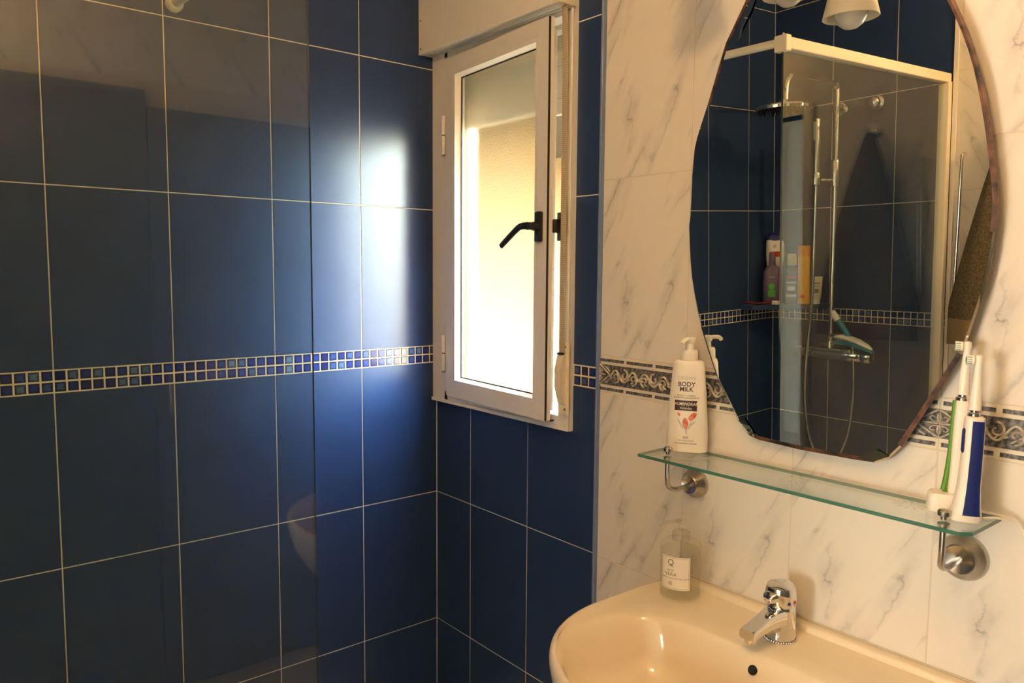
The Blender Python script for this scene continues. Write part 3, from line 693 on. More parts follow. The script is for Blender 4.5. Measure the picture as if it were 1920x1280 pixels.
for an, mm in ((-.50, 'dotb'), (-.02, 'dotr')):
    d = Vector((math.cos(an), math.sin(an), 0)); p = d * .0262 + Vector((0, 0, .012))
    mk('temperature_dot', xf(lathe([(.0034, 0), (.003, .0012), (0, .0016)], p, 14, d), hm), M[mm], fc_)

# ------------------------------------------------------------------ soap dispenser
sd = thing('soap_dispenser', 'clear glass soap dispenser with white label at left rear of washbasin', 'soap dispenser', (.990, -.076, .830))
c0 = (.990, -.076, .830)
SD = frame_at(c0, math.radians(22))
mk('glass_body', xf(lathe([(.030, 0), (.0375, .002), (.0405, .008), (.0405, .105), (.0395, .112), (.034, .1165), (.0175, .1175), (.0165, .1180), (.0165, .127)], (0, 0, 0), 48), SD), M['soap_glass'], sd, True, 40)
mk('liquid_soap', xf(lathe([(.028, .0035), (.036, .005), (.0385, .010), (.0385, .100), (0, .1005)], (0, 0, 0), 40), SD), M['liquid'], sd, True, 40)
M['clearp'] = archglass('clear_pump_plastic', (.97, .96, .94), .05, .1, .14, (.85, .82, .76))
mk('pump_collar', xf(lathe([(.0175, .118), (.0180, .120), (.0180, .133), (.0150, .137), (.007, .138)], (0, 0, 0), 32), SD), M['clearp'], sd, True, 40)
mk('pump_head', xf(join(lathe([(.0045, .137), (.0045, .150), (.008, .152), (.0125, .155), (.0125, .158), (.008, .160), (0, .1605)], (0, 0, 0), 24), tube([(0, 0, .156), (-.016, -.012, .156), (-.026, -.020, .154), (-.030, -.023, .150)], .0035, 10, 4)), SD), M['clearp'], sd, True, 40)
mk('dip_tube', xf(lathe([(.0022, .012), (.0022, .118)], (0, 0, 0), 10), SD), M['clearp'], sd, True, 40)
def on_cyl(vf, r, h0): return [Vector((r * math.sin(p.x / r), -r * math.cos(p.x / r), h0 + p.y)) for p in vf[0]], vf[1]
M['paper'] = mat('paper_label', (.86, .81, .70), .6); M['ink2'] = mat('grey_ink', (.10, .095, .09), .6)
LW = .031
lb = mk('label', xf(on_cyl(grid_rect(-LW, LW, 0, .066, 20), .0410, .028), SD), M['paper'], sd, True)
def slab(vf, h, off=.0003): mk('lettering', xf(on_cyl(vf, .0410 + off, h), SD), M['ink2'], lb)
def sh_(vf, dx): return [p + Vector((dx, 0, 0)) for p in vf[0]], vf[1]
dx = -.008
slab(sh_(text_vf('Q', .017), dx), .0775); slab(sh_(text_vf('CASA', .0040, space=1.4), dx), .0735)
slab(sh_(text_vf('ALOE', .0058), dx), .0650); slab(sh_(text_vf('VERA', .0098, space=1.15), dx), .0555)
slab(sh_(text_vf('JABON LIQUIDO DE MANOS', .0042, space=1.2), .003), .0495)
slab(sh_(text_vf('@', .0085), dx), .0385)
fr = join(grid_rect(-LW + .002, LW - .002, .0, .0004, 20), grid_rect(-LW + .002, LW - .002, .0615, .0619, 20), grid_rect(LW - .0024, LW - .002, 0, .0619, 1), grid_rect(-LW + .002, -LW + .0024, 0, .0619, 1))
slab(fr, .0302)

# ------------------------------------------------------------------ electric toothbrushes
M['tbw'] = mat('toothbrush_white', (.84, .79, .70), .3); M['tbb'] = mat('toothbrush_blue_rubber', (.003, .014, .13), .5); M['tbg'] = mat('toothbrush_green_rubber', (.09, .26, .008), .5)
M['br_w'] = mat('bristles_white', (.82, .82, .78), .7); M['br_g'] = mat('bristles_green', (.03, .30, .16), .7)
def toothbrush(name, label, cx, cy, z0, rot, bc, sc_=1.0, lean=0.0, head_side=-1, flare=1.0, kind=0):
    t = thing(name, label, 'toothbrush', (cx, cy, z0), None)
    TMx = Matrix.Translation((cx, cy, z0)) @ Matrix.Rotation(lean, 4, 'Y') @ Matrix.Rotation(rot, 4, 'Z')
    # local: bristles look towards -X, profile seen along Y
    if kind == 0: secs = [(0, .0205, .0180, .000), (.004, .0215, .0190, 0), (.020, .0180, .0165, .001), (.050, .0150, .0150, .002), (.100, .0138, .0140, .003), (.140, .0135, .0135, .003), (.152, .0125, .0125, .003), (.154, .0095, .0095, .003)]
    else: secs = [(0, .0085, .0100, .003), (.004, .0095, .0108, .003), (.030, .0092, .0110, .003), (.070, .0095, .0112, .003), (.120, .0098, .0110, .003), (.140, .0096, .0108, .003), (.1425, .008, .009, .003)]
    R = [[Vector((p.x, p.y, h)) for p in superring(o_, 0, h, a, b_, 28, 3.0)] for h, a, b_, o_ in secs]
    H = secs[-1][0]
    mk('handle', xf(rings(R), TMx), M['tbw'], t, True, 50)
    def half(h):
        for (h0, a0, b0, o0), (h1, a1, b1, o1) in zip(secs[:-1], secs[1:]):
            if h0 <= h <= h1:
                q = (h - h0) / (h1 - h0); return a0 + (a1 - a0) * q, b0 + (b1 - b0) * q, o0 + (o1 - o0) * q
    if kind == 0:
        # wide blue rubber grip on the right hand face and a thumb switch on the left
        V = []; hs = [.010 + (.148 - .010) * i / 16 for i in range(17)]
        for h in hs:
            a, b_, o_ = half(h)
            for k in range(9):
                an = -PI * .5 + (-.20 + .95 * k / 8) * 1.0
                c_, s_ = math.cos(an), math.sin(an)
                V.append(Vector((o_ + (a + .0007) * math.copysign(abs(c_) ** (2 / 3), c_), (b_ + .0007) * math.copysign(abs(s_) ** (2 / 3), s_), h)))
        Fc = [(i * 9 + k, i * 9 + k + 1, (i + 1) * 9 + k + 1, (i + 1) * 9 + k) for i in range(16) for k in range(8)]
        g = mk('rubber_grip', xf((V, Fc), TMx), bc, t, True); g['label'] = 'dark blue rubber grip'
        mk('switch', xf(bbox(-.0128, -.0085, -.0100, -.001, .100, .136, .003), TMx), bc, t, True)
    else:
        V = []
        strip = [(-.0115, .002), (-.0085, .03), (-.0068, .07), (-.0066, .120), (-.0066, .141)]
        pts = [(x + .0, 0, h) for x, h in strip]
        g = mk('rubber_grip', xf(join(tube(pts, .0042, 10, 6, True, 1.0), tube([(-.0125, 0, .003), (.008, 0, .001)], .0034, 8, 1, False), tube([(-.0066, 0, .1425), (.010, 0, .1420)], .0016, 8, 1, False)), TMx), bc, t, True); g['label'] = 'bright green rubber strip'
    mk('neck_ring', xf(lathe([(.0092, H), (.0085, H + .004), (.0062, H + .0055), (.0062, H + .010)], (.002, 0, 0), 20), TMx), M['chrome'], t, True, 40)
    hz = H + .009
    hd = mk('brush_neck', xf(join(lathe([(.0082, hz), (.0080, hz + .012), (.0068, hz + .030), (.0052, hz + .055), (.0050, hz + .066), (.0058, hz + .072), (.0050, hz + .079), (0, hz + .0805)], (.002, 0, 0), 22)), TMx), M['tbw'], t, True, 50)
    mk('brush_disc', xf(lathe([(.0062, 0), (.0072, .001), (.0072, .003), (.0066, .0036)], (-.0035, 0, hz + .072), 22, (-1, 0, 0)), TMx), M['tbw'], hd, True, 50)
    for ring_r, cnt, mm in ((.0058, 12, 'br_w'), (.0034, 7, 'br_g')):
        tf = []
        for k in range(cnt):
            a = 2 * PI * k / cnt; tf.append(lathe([(.0012, 0), (.0014, .0072)], (-.0071, ring_r * math.cos(a), hz + .072 + ring_r * math.sin(a)), 6, (-1, 0, 0)))
        o_ = mk('bristles', xf(join(*tf), TMx), M[mm], hd); o_['kind'] = 'stuff'
    mk('bristles', xf(join(*[box(-.0142, -.0071, a - .0007, a + .0007, hz + .0672, hz + .0768) for a in (-.0045, .0, .0045)]), TMx), M['br_g'], hd)
    return t
toothbrush('electric_toothbrush', 'electric toothbrush with wide dark blue grip at right end of shelf', 1.510, -.084, zs1 + .0004, math.radians(30), M['tbb'], lean=math.radians(1.0))
toothbrush('electric_toothbrush', 'electric toothbrush edged in bright green, standing behind the blue one', 1.4785, -.052, zs1 + .028, math.radians(26), M['tbg'], kind=1, lean=math.radians(2.0))
ch = thing('toothbrush_charger', 'white charger base with white cable under the green toothbrush', 'charger', (1.465, -.055, zs1))
mk('charger_base', rings([superring(1.468, -.060, zs1 + h, a, b_, 32, 4, math.radians(30)) for h, a, b_ in ((0, .0195, .0195), (.002, .0205, .0205), (.022, .0195, .0195), (.0275, .0165, .0165), (.0278, .010, .010))]), M['tbw'], ch, True, 50)
mk('cable', tube([(1.530, -.072, zs1 + .004), (1.543, -.050, zs1 + .003), (1.556, -.022, zs1 - .006), (1.570, -.014, 1.100), (1.583, -.010, 1.070), (1.592, -.010, 1.030), (1.596, -.010, .97), (1.60, -.010, .80)], .0019, 10, 8), M['tbw'], ch, True)
mk('cable', tube([(1.486, -.050, zs1 + .004), (1.510, -.033, zs1 + .003), (1.548, -.022, zs1 - .002), (1.563, -.014, 1.106), (1.577, -.010, 1.070), (1.587, -.010, 1.030), (1.592, -.012, .97), (1.594, -.012, .80)], .0017, 10, 8), M['tbw'], ch, True)

# ------------------------------------------------------------------ shower screen
M['rail'] = mat('cream_lacquered_rail', (.84, .78, .62), .32)
sc_t = thing('shower_screen', 'fixed glass shower screen with cream top rail and support bar', 'shower screen', (.69, -1.2, .08))
GX0, GX1, YE = .687, .693, -.722
mk('glass_panel', box(GX0, GX1, D + .004, YE, .09, 2.075), [M['screen'], M['screen_edge']], sc_t, mi=[1, 1, 1, 0, 1, 0])
mk('top_rail', bbox(.674, .706, D + .001, YE - .001, 2.060, 2.092, .003), M['rail'], sc_t)
mk('bottom_rail', bbox(.678, .702, D + .001, YE + .002, .075, .10, .003), M['rail'], sc_t)
mk('wall_profile', bbox(.676, .712, D + .0065, D + .032, .09, 2.062, .003), M['rail'], sc_t)
mk('corner_clamp', bbox(.670, .710, YE - .012, YE + .012, 2.052, 2.096, .003), M['rail'], sc_t)
mk('corner_screw', lathe([(.004, 0), (.004, .006), (.0025, .0075)], (.690, YE - .002, 2.096), 12), M['screw'], sc_t, True)
mk('support_bar', tube([(.675, -.727, 2.080), (.35, -.730, 2.088), (.002, -.733, 2.094)], .0115, 16, 1, False), M['rail'], sc_t, True)
mk('bar_flange', lathe([(.019, 0), (.019, .012), (.0125, .020)], (.0005, -.733, 2.094), 24, (1, 0, 0)), M['rail'], sc_t, True, 40)
tray = thing('shower_tray', 'low white shower tray on the floor behind the glass screen', 'shower tray', (.35, -.84, 0))
mk('tray_body', join(box(.004, .735, D + .004, -.004, .0005, .05), box(.004, .05, D + .004, -.004, .05, .074), box(.66, .735, D + .004, -.004, .05, .074), box(.05, .66, D + .004, D + .05, .05, .074), box(.05, .66, -.05, -.004, .05, .074)), M['ceramic'], tray)
mk('tray_drain', lathe([(.045, .0500), (.045, .053), (.03, .0535)], (.35, -1.4, 0), 28), M['chrome'], tray, True)

# ------------------------------------------------------------------ shower column
scn = thing('shower_column', 'chrome shower column with rain head on the far blue wall', 'shower', (.31, D + .06, 1.1))
RX, RY = .316, -1.628
mk('riser_pipe', tube([(RX - .010, RY, 1.115), (RX - .003, RY, 1.6), (RX, RY, 2.07), (RX, RY + .012, 2.108), (RX, RY + .045, 2.122), (RX, -1.48, 2.122), (RX, -1.35, 2.122), (RX, -1.318, 2.112), (RX, -1.300, 2.085), (RX, -1.295, 2.028)], .0105, 16, 8), M['chrome'], scn, True)
mk('wall_bracket', join(lathe([(.016, 0), (.016, .012), (.008, .016), (.008, .055)], (RX, D + .0005, 2.03), 24, (0, 1, 0))), M['chrome'], scn, True, 40)
hd_ = mk('rain_head', lathe([(.012, 2.034), (.02, 2.026), (.028, 2.016), (.095, 2.011), (.098, 2.006), (.096, 1.997), (.09, 1.996)], (RX, -1.285, 0), 48), M['chrome'], scn, True, 40)
mk('nozzles', join(*[lathe([(.0035, 1.9965), (.0022, 1.988)], (RX + r * math.cos(2 * PI * k / n_ + r * 9), -1.285 + r * math.sin(2 * PI * k / n_ + r * 9), 0), 6) for r, n_ in ((.018, 6), (.036, 12), (.054, 18), (.072, 24), (.087, 28)) for k in range(n_)]), M['black'], hd_)['kind'] = 'stuff'
mk('diverter', lathe([(.015, 1.085), (.017, 1.095), (.017, 1.125), (.013, 1.135)], (RX - .010, RY, 0), 24), M['chrome'], scn, True, 40)
mk('mixer_body', join(lathe([(.020, -.125), (.024, -.120), (.0245, -.05), (.0235, 0), (.0245, .05), (.024, .120), (.020, .125)], (.322, -1.615, 1.085), 32, (1, 0, 0)), bbox(.225, .420, -1.655, -1.575, 1.105, 1.112, .003)), M['chrome'], scn, True, 40)
for sx in (-1, 1):
    mk('control_knob', lathe([(.0245, .0), (.026, .006), (.026, .030), (.022, .036), (0, .037)], (.322 + sx * .127, -1.615, 1.085), 28, (sx, 0, 0)), M['chrome'], scn, True, 40)
    mk('wall_union', lathe([(.032, 0), (.032, .006), (.018, .012), (.018, .055)], (.322 + sx * .075, D + .0005, 1.085), 28, (0, 1, 0)), M['chrome'], scn, True, 40)
sl_ = mk('slider', join(lathe([(.016, 1.735), (.018, 1.74), (.018, 1.83), (.015, 1.84)], (RX - .002, RY, 0), 20), tube([(RX - .002, RY + .01, 1.762), (RX - .020, RY + .05, 1.762), (RX - .038, -1.560, 1.762)], .006, 10, 3)), M['chrome'], scn, True, 40)
mk('shower_holder', lathe([(.017, 1.742), (.019, 1.748), (.019, 1.785), (.017, 1.790)], (.285, -1.545, 0), 20), M['chrome'], scn, True, 40)
mk('shower_hose', tube([(.285, -1.545, 1.740), (.282, -1.545, 1.60), (.272, -1.555, 1.42), (.252, -1.57, 1.22), (.229, -1.58, 1.04), (.222, -1.59, .88), (.240, -1.595, .74), (.290, -1.60, .65), (.350, -1.60, .66), (.396, -1.60, .76), (.418, -1.60, .90), (.420, -1.60, 1.02), (.412, -1.60, 1.135), (.392, -1.602, 1.160), (.352, -1.605, 1.163), (.318, -1.61, 1.158)], .0068, 12, 10), M['chrome'], scn, True)
hs_ = thing('hand_shower', 'slim chrome stick hand shower in the holder on the riser', 'hand shower', (.285, -1.545, 1.74))
mk('shower_stick', lathe([(.009, 1.742), (.0115, 1.80), (.0125, 1.86), (.0135, 1.90), (.0135, 1.985), (.012, 1.990), (0, 1.991)], (.285, -1.545, 0), 24), M['chrome'], hs_, True, 50)
mk('spray_face', bbox(.279, .291, -1.534, -1.529, 1.91, 1.98, .002), M['greyp'], hs_)
for k, (x, z, lb_) in enumerate(((.297, 2.035, 'round chrome knob hook directly behind the shower riser'), (.446, 2.036, 'round chrome knob hook right of the shower riser'))):
    t = thing('wall_knob_hook', lb_, 'hook', (x, D, z), 'chrome knob hooks on the shower wall')
    mk('suction_cup', lathe([(.026, 0), (.025, .006), (.014, .014)], (x, D + .0006, z), 28, (0, 1, 0)), M['chrome'], t, True, 40)
    mk('knob', lathe([(.010, .012), (.018, .018), (.021, .028), (.018, .038), (.008, .043), (0, .044)], (x, D, z), 28, (0, 1, 0)), M['chrome'], t, True, 60)

# cleaning brush on the mixer
M['teal'] = mat('teal_plastic', (.005, .20, .32), .35); M['whitep'] = mat('white_plastic', (.82, .80, .74), .35)
cb = thing('cleaning_brush', 'teal and white plastic cleaning brush lying on the shower mixer', 'brush', (.40, -1.59, 1.115))
def lift(path, a, b_, m_, nm, ex=2.0):
    R = []
    P = [Vector(p[:3]) for p in path]
    for i, p in enumerate(P):
        t = (P[min(i + 1, len(P) - 1)] - P[max(i - 1, 0)]).normalized(); s = Vector((0, 1, 0)); u = t.cross(s).normalized()
        q = path[i][3]; R.append([p + s * math.cos(k * PI / 10) * a * q + u * math.sin(k * PI / 10) * b_ * q for k in range(20)])
    return mk(nm, rings(R), m_, cb, True, 60)
lift([(.350, -1.59, 1.158, .5), (.372, -1.59, 1.160, .9), (.40, -1.59, 1.157, 1), (.44, -1.59, 1.146, 1), (.475, -1.59, 1.131, .8), (.497, -1.59, 1.118, .35)], .024, .010, M['whitep'], 'brush_back')
lift([(.335, -1.59, 1.132, .5), (.36, -1.59, 1.140, .9), (.40, -1.59, 1.139, 1), (.45, -1.59, 1.128, 1), (.48, -1.59, 1.119, .85), (.502, -1.59, 1.109, .4)], .027, .010, M['teal'], 'brush_body')
lift([(.405, -1.59, 1.160, .8), (.392, -1.59, 1.180, .9), (.372, -1.59, 1.205, 1.0), (.358, -1.59, 1.223, 1.0)], .013, .012, M['teal'], 'brush_handle')
lift([(.3585, -1.59, 1.222, 1.0), (.346, -1.59, 1.240, 1.0), (.337, -1.59, 1.254, .8), (.333, -1.59, 1.260, .3)], .0135, .012, M['whitep'], 'handle_tip')

# ------------------------------------------------------------------ corner shelf and what stands on it
cs = mk('corner_shelf', prism([(.002, D + .002), (.262, D + .002), (.262, D + .018), (.060, -1.462), (.002, -1.462)], 1.2585, 1.277, 'z'), M['blue'])
tag(cs, 'triangular dark blue corner shelf above the mosaic strip in the shower', 'shelf')
ZC = 1.2772
M['shw'] = mat('shampoo_white', (.85, .80, .72), .3); M['shblue'] = mat('navy_cap', (.005, .012, .16), .35); M['purple'] = mat('dusky_purple_plastic', (.115, .075, .13), .3)
M['violet'] = mat('dark_violet_can', (.085, .055, .11), .25, .3); M['beige'] = mat('beige_cap', (.42, .38, .24), .4); M['yellow'] = mat('yellow_plastic', (.85, .45, .02), .35); M['yellow2'] = mat('amber_cap', (.72, .30, .01), .35)
M['redl'] = mat('red_label', (.62, .05, .02), .4); M['greenl'] = mat('green_label', (.06, .38, .03), .4); M['tubec'] = mat('cream_tube', (.72, .68, .50), .35); M['tubet'] = mat('dark_text', (.10, .09, .05), .5)
FC = math.atan2(1.9 - .05, 1.3 + 3.0)   # turned towards the room
def bt(c): return Matrix.Translation((c[0], c[1], ZC)) @ Matrix.Rotation(PI + .50 * -1, 4, 'Z')
def bottle(name, label, c, secs, m_, cap, capm, ex=2.6, rot=-.5):
    t = thing(name, label, 'bottle', (c[0], c[1], ZC))
    X = Matrix.Translation((c[0], c[1], ZC)) @ Matrix.Rotation(PI - rot * -1, 4, 'Z')
    mk('bottle_body', xf(rings([[Vector((p.x, p.y, h)) for p in superring(o_, 0, h, a, b_, 28, ex)] for h, a, b_, o_ in secs]), X), m_, t, True, 45)
    if cap: mk('cap', xf(rings([[Vector((p.x, p.y, h)) for p in superring(o_, 0, h, a, b_, 28, 2.3)] for h, a, b_, o_ in cap]), X), capm, t, True, 45)
    return t, X
def flatp(vf, yy): return [Vector((-p.x, -yy, p.y)) if False else Vector((p.x, -yy, p.y)) for p in vf[0]], vf[1]
# in the mirror these are seen left-right reversed, so build them plainly facing the room (local -Y)
t, X = bottle('shampoo_bottle', 'tall white shampoo bottle with slanted navy cap, back of the corner shelf', (.048, -1.632), [(0, .034, .018, 0), (.004, .036, .02, 0), (.10, .0365, .020, 0), (.15, .034, .0195, -.001), (.20, .037, .020, 0), (.245, .036, .0185, .001), (.262, .032, .016, .003)], M['shw'],
              [(.258, .033, .0165, .0015), (.270, .032, .0165, .003), (.282, .026, .014, .006), (.290, .018, .010, .009), (.2915, .01, .006, .010)], M['shblue'])
mk('label_band', xf(flatp(grid_rect(-.022, .020, .192, .214, 2), .0212), X), M['redl'], t); mk('label_spot', xf(flatp(ellipse(0, .236, .007, .008), .0212), X), M['greyp'], t)
t, X = bottle('shampoo_bottle', 'dusky purple shampoo bottle with green leaf label on the corner shelf', (.079, -1.566), [(0, .034, .016, 0), (.004, .036, .018, 0), (.09, .036, .018, 0), (.135, .034, .0175, 0), (.150, .026, .015, 0), (.158, .015, .012, 0), (.162, .0125, .0115, 0)], M['purple'],
              [(.161, .0135, .0125, 0), (.166, .0135, .0125, 0), (.208, .0125, .0115, 0), (.210, .0105, .010, 0)], M['purple'])
mk('label_leaf', xf(flatp(ellipse(0, .072, .012, .015), .0186), X), M['greenl'], t); mk('label_band', xf(flatp(grid_rect(-.014, .014, .030, .058, 2), .0186), X), M['greenl'], t)
mk('lettering', xf(flatp(([p + Vector((0, .108, 0)) for p in text_vf('HAIR', .011)[0]], text_vf('HAIR', .011)[1]), .0186), X), M['greyp'], t)
t, X = bottle('spray_bottle', 'dark violet spray bottle with beige cap in the middle of the corner shelf', (.139, -1.612), [(0, .024, .024, 0), (.004, .0255, .0255, 0), (.13, .0255, .0255, 0), (.150, .0225, .0225, 0), (.158, .018, .018, 0)], M['violet'], [(.157, .0195, .0195, 0), (.160, .020, .020, 0), (.200, .0185, .0185, 0), (.204, .015, .015, 0)], M['beige'], 2.0)
for z, w, h in ((.105, .020, .008), (.085, .022, .006), (.055, .016, .018), (.030, .022, .010)): mk('label_mark', xf(on_cyl(grid_rect(-w, w, 0, h, 6), .0259, z), X), M['greyp'] if z != .105 else M['redl'], t)
t, X = bottle('shampoo_bottle', 'slim yellow bottle with amber cap on the corner shelf', (.177, -1.640), [(0, .022, .020, 0), (.004, .0235, .0215, 0), (.19, .0235, .0215, 0), (.193, .022, .020, 0)], M['yellow'], [(.192, .0240, .022, 0), (.196, .0245, .0225, 0), (.232, .0240, .0220, 0), (.235, .022, .020, 0)], M['yellow2'], 2.3)
mk('label_mark', xf(flatp(ellipse(.004, .030, .010, .008), .0222), X), M['redl'], t)
tb = thing('cream_tube', 'small pale cream tube standing on its cap beside the yellow bottle', 'tube', (.218, -1.655, ZC))
X = Matrix.Translation((.226, -1.655, ZC)) @ Matrix.Rotation(PI - .5, 4, 'Z')
mk('tube_body', xf(rings([superring(0, 0, h, a, b_, 24, 2.2) for h, a, b_ in ((.018, .013, .012), (.022, .0165, .0145), (.06, .019, .010), (.100, .0215, .004), (.110, .0215, .0012))]), X), M['tubec'], tb, True, 50)
mk('tube_cap', xf(lathe([(.013, 0), (.014, .002), (.014, .018)], (0, 0, 0), 24), X), M['shw'], tb, True, 40)
for z, w, h in ((.082, .013, .004), (.070, .011, .003), (.045, .008, .016)): mk('label_mark', xf(flatp(grid_rect(-w, w, z, z + h, 2), .0135 if z < .06 else .0100), X), M['tubet'], tb)
rz = thing('razor', 'dark red razor lying along the edge of the corner shelf', 'razor', (.06, -1.49, ZC))
M['redd'] = mat('dark_red_plastic', (.12, .012, .012), .25)
mk('razor_handle', tube([(.012, -1.475, ZC + .006), (.035, -1.478, ZC + .011), (.062, -1.492, ZC + .006), (.098, -1.520, ZC + .010), (.112, -1.532, ZC + .011)], lambda t: .0042 + .0016 * math.sin(PI * t), 12, 8), M['redd'], rz, True)
mk('razor_head', bbox(.104, .130, -1.545, -1.524, ZC + .0005, ZC + .016, .003), M['shw'], rz)

# ------------------------------------------------------------------ towel, hook and chrome hanger on the far wall
M['towel'] = mat('olive_terry', (.085, .068, .040), .95); noise_col(M['towel'], (.10, .082, .048), (.20, .165, .10), 160, 4); noise_bump(M['towel'], 420, .9, .004, 4)
M['hem'] = mat('hem_band', (.30, .22, .12), .9); noise_bump(M['hem'], 300, .4, .002)
hk = thing('towel_hook', 'small chrome hook on the marbled far wall holding the olive towel', 'hook', (.935, D, 1.92))
mk('hook_plate', lathe([(.018, 0), (.018, .004), (.012, .007)], (.935, D + .0005, 1.925), 24, (0, 1, 0)), M['chrome'], hk, True, 40)
mk('hook_arm', tube([(.935, D + .004, 1.925), (.935, D + .045, 1.915), (.935, D + .066, 1.92), (.935, D + .070, 1.94)], .005, 12, 6), M['chrome'], hk, True)
tw = thing('towel', 'olive brown terry towel hanging gathered from a hook on the far wall', 'towel', (.935, D + .06, 1.16))
def towel_vf(zt, zb, nz):
    R = []
    for i in range(nz + 1):
        z = zt + (zb - zt) * i / nz; t = (1.922 - z) / (1.922 - 1.16)
        hw = .012 + .172 * min(1, t * 1.22) ** .80 + .012 * t; cx_ = .935 + .005 * t; dep = .016 + .030 * t ** .6
        ring = []
        for k in range(72):
            a = 2 * PI * k / 72; fold = 1 + .18 * math.sin(5 * a + 1.3 + t * 1.2) * min(1, t * 3) + .07 * math.sin(11 * a + 3 * t)
            ring.append(Vector((cx_ + hw * math.cos(a) * (1 + .05 * (fold - 1)), D + .060 + max(-.052, dep * math.sin(a) * fold), z + .004 * math.sin(3 * a) * t)))
        R.append(ring)
    return rings(R)
mk('terry_cloth', towel_vf(1.922, 1.248, 34), M['towel'], tw, True, 80)
mk('hem_band', towel_vf(1.2495, 1.16, 6), M['hem'], tw, True, 80)
hg = mk('chrome_rod', tube([(.760, D + .002, 1.815), (.760, D + .022, 1.810), (.760, D + .028, 1.78), (.755, D + .028, 1.55), (.750, D + .028, 1.34), (.750, D + .022, 1.305), (.750, D + .002, 1.30)], .0055, 14, 8), M['chrome'], None, True)
tag(hg, 'upright chrome grab rod on the marbled wall beside the screen profile', 'grab rod')

# ------------------------------------------------------------------ lamp above the mirror (unlit)
M['shade'] = mat('cream_ceramic_shade', (.80, .70, .52), .35); M['bulb'] = mat('opal_bulb', (.62, .60, .56), .18)
lp = thing('mirror_lamp', 'unlit chrome lamp with two cream bell shades above the mirror', 'lamp', (1.13, -.02, 2.2))
mk('wall_plate', bbox(1.02, 1.26, -.022, -.0025, 2.19, 2.25, .006), M['chrome'], lp, True, 40)
for (x, y, z, tx, ty) in ((1.184, -.205, 1.927, 0, 0), (1.052, -.205, 2.000, 0, 0)):
    X = Matrix.Translation((x, y, z))
    arm = mk('arm', tube([(x + .02 * (1 if x > 1.1 else -1), -.02, 2.22), (x, -.09, 2.235), (x, -.17, 2.20), (x, -.205, z + .135)], .007, 12, 8), M['chrome'], lp, True)
    mk('shade', xf(lathe([(.012, .140), (.026, .132), (.033, .10), (.041, .06), (.050, .022), (.049, .021), (.039, .06), (.030, .10), (.02, .125)], (0, 0, 0), 40, cap=False), X), M['shade'], lp, True, 60)
    mk('bulb', xf(lathe([(0, 0), (.012, .0025), (.022, .010), (.0285, .022), (.030, .032), (.0275, .044), (.020, .056), (.013, .068), (.012, .10)], (0, 0, 0), 32), X), M['bulb'], lp, True, 80)

# ------------------------------------------------------------------ ceiling lamp (lit, out of frame)
cl = thing('ceiling_lamp', 'lit warm globe ceiling lamp in the middle of the room', 'lamp', (1.62, -1.25, 2.639))
mk('lamp_base', lathe([(.05, 2.639), (.05, 2.620), (.012, 2.610), (.009, 2.600), (.009, 2.455), (.03, 2.445)], (1.62, -1.25, 0), 28), M['alu'], cl, True)
M['globe'] = emis('lit_globe', (1.0, .585, .25), 96)
mk('globe', lathe([(0, 2.33), (.032, 2.338), (.055, 2.36), (.062, 2.388), (.055, 2.416), (.03, 2.446)], (1.62, -1.25, 0), 28), M['globe'], cl, True, 80)

# ------------------------------------------------------------------ doors and the hall behind the doorway
dr = struct('door_1', join(box(DX0 - .04, DX0, D - .125, D + .012, 0, DZ + .04), box(DX1, DX1 + .04, D - .125, D + .012, 0, DZ + .04), box(DX0, DX1, D - .125, D + .012, DZ, DZ + .04)), M['rail'], 'open doorway with cream frame in the far wall')
M['dwood'] = mat('dark_cupboard_front', (.13, .13, .12), .5); noise_col(M['dwood'], (.11, .11, .10), (.15, .15, .14), 12)
d2 = thing('built_in_cupboard', 'dark flat cupboard fronts along the right wall, the one next to the basin lower', 'cupboard', (2.21, -.8, 0))
mk('cupboard_front', bbox(2.2, 2.216, -1.67, -1.128, .01, 2.062, .002, 1), M['dwood'], d2); mk('cupboard_front', bbox(2.2, 2.216, -1.124, -.588, .01, 2.062, .002, 1), M['dwood'], d2)
mk('cupboard_front', bbox(2.2, 2.216, -.584, -.004, .01, 2.010, .002, 1), M['dwood'], d2)
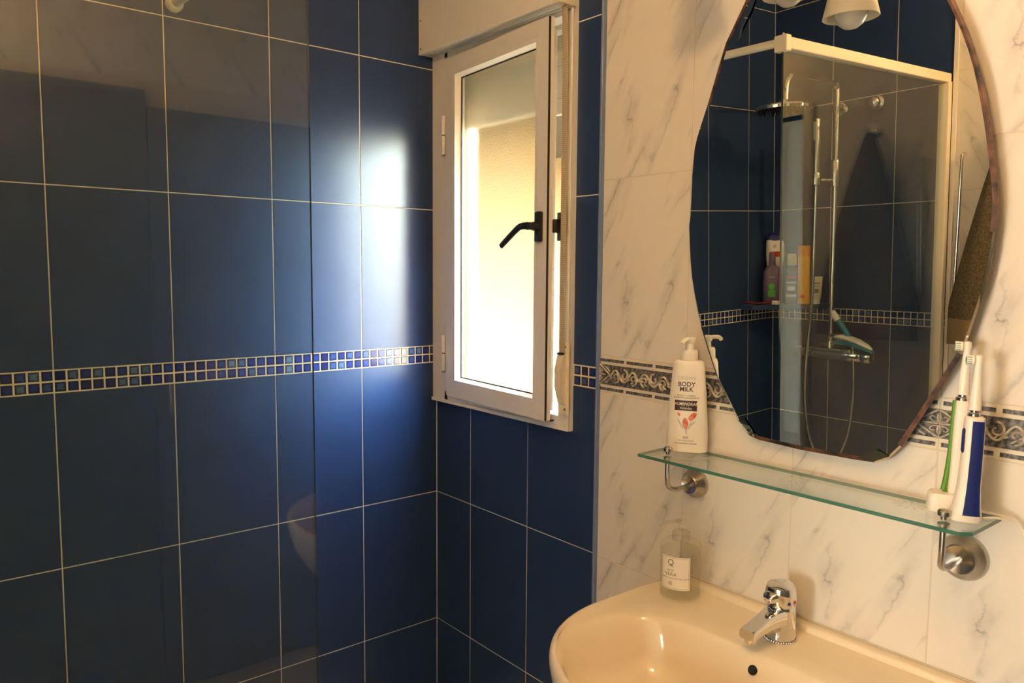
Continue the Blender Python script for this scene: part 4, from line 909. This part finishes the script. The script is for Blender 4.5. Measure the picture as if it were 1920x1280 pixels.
for y in (-1.165, -1.085, -.545): mk('handle', tube([(2.2, y, 1.0), (2.18, y, 1.005), (2.18, y, 1.115), (2.2, y, 1.12)], .005, 10, 3), M['chrome'], d2, True)
M['hallw'] = mat('hall_paint', (.72, .68, .60), .9)
HY = -4.2
struct('wall_hall', join(box(.2, .3, HY, D - .12, 0, CEIL), box(3.0, 3.1, HY, D - .12, 0, CEIL), box(.3, 1.05, HY - .1, HY, 0, CEIL), box(1.75, 3.0, HY - .1, HY, 0, CEIL), box(1.05, 1.75, HY - .1, HY, 0, .85), box(1.05, 1.75, HY - .1, HY, 1.75, CEIL)), M['hallw'])
struct('floor_hall', box(.2, 3.1, HY - .1, D - .12, -.12, 0), M['floor']); struct('ceiling_hall', box(.2, 3.1, HY - .1, D - .12, CEIL, CEIL + .1), M['plaster'])
w2 = struct('window_2', join(box(1.05, 1.09, HY - .08, HY - .02, .85, 1.75), box(1.71, 1.75, HY - .08, HY - .02, .85, 1.75), box(1.09, 1.71, HY - .08, HY - .02, .85, .89), box(1.09, 1.71, HY - .08, HY - .02, 1.71, 1.75), box(1.385, 1.415, HY - .08, HY - .02, .89, 1.71)), M['alu'], 'daylit window at the end of the hall')
M['day'] = emis('bright_daylit_pane', (1.0, .88, .72), 26)
for a, b_ in ((1.09, 1.385), (1.415, 1.71)): mk('pane', box(a, b_, HY - .055, HY - .05, .89, 1.71), M['day'], w2)

# ------------------------------------------------------------------ the yard outside the window
M['yard'] = mat('yard_paving', (.05, .042, .028), .9); M['ylw'] = mat('yellow_render', (.026, .021, .010), .9); M['wht'] = mat('bounce_wall_render', (.10, .066, .034), .9)
struct('yard_ground', box(-9, 9, .26, 9, -3.2, -3.0), M['yard'])
struct('added_yard_shade', box(-9, -.1, .30, 4.0, 2.6, 2.8), M['ylw']); struct('yard_wall_1', box(-9, 2.6, 4.0, 4.3, -3, 8.0), M['ylw']); struct('added_bounce_wall', box(4.2, 4.5, .26, 4.0, -3, 4.4), M['wht'])  # canopy and right wall are unseen, added to shade and bounce the yard light
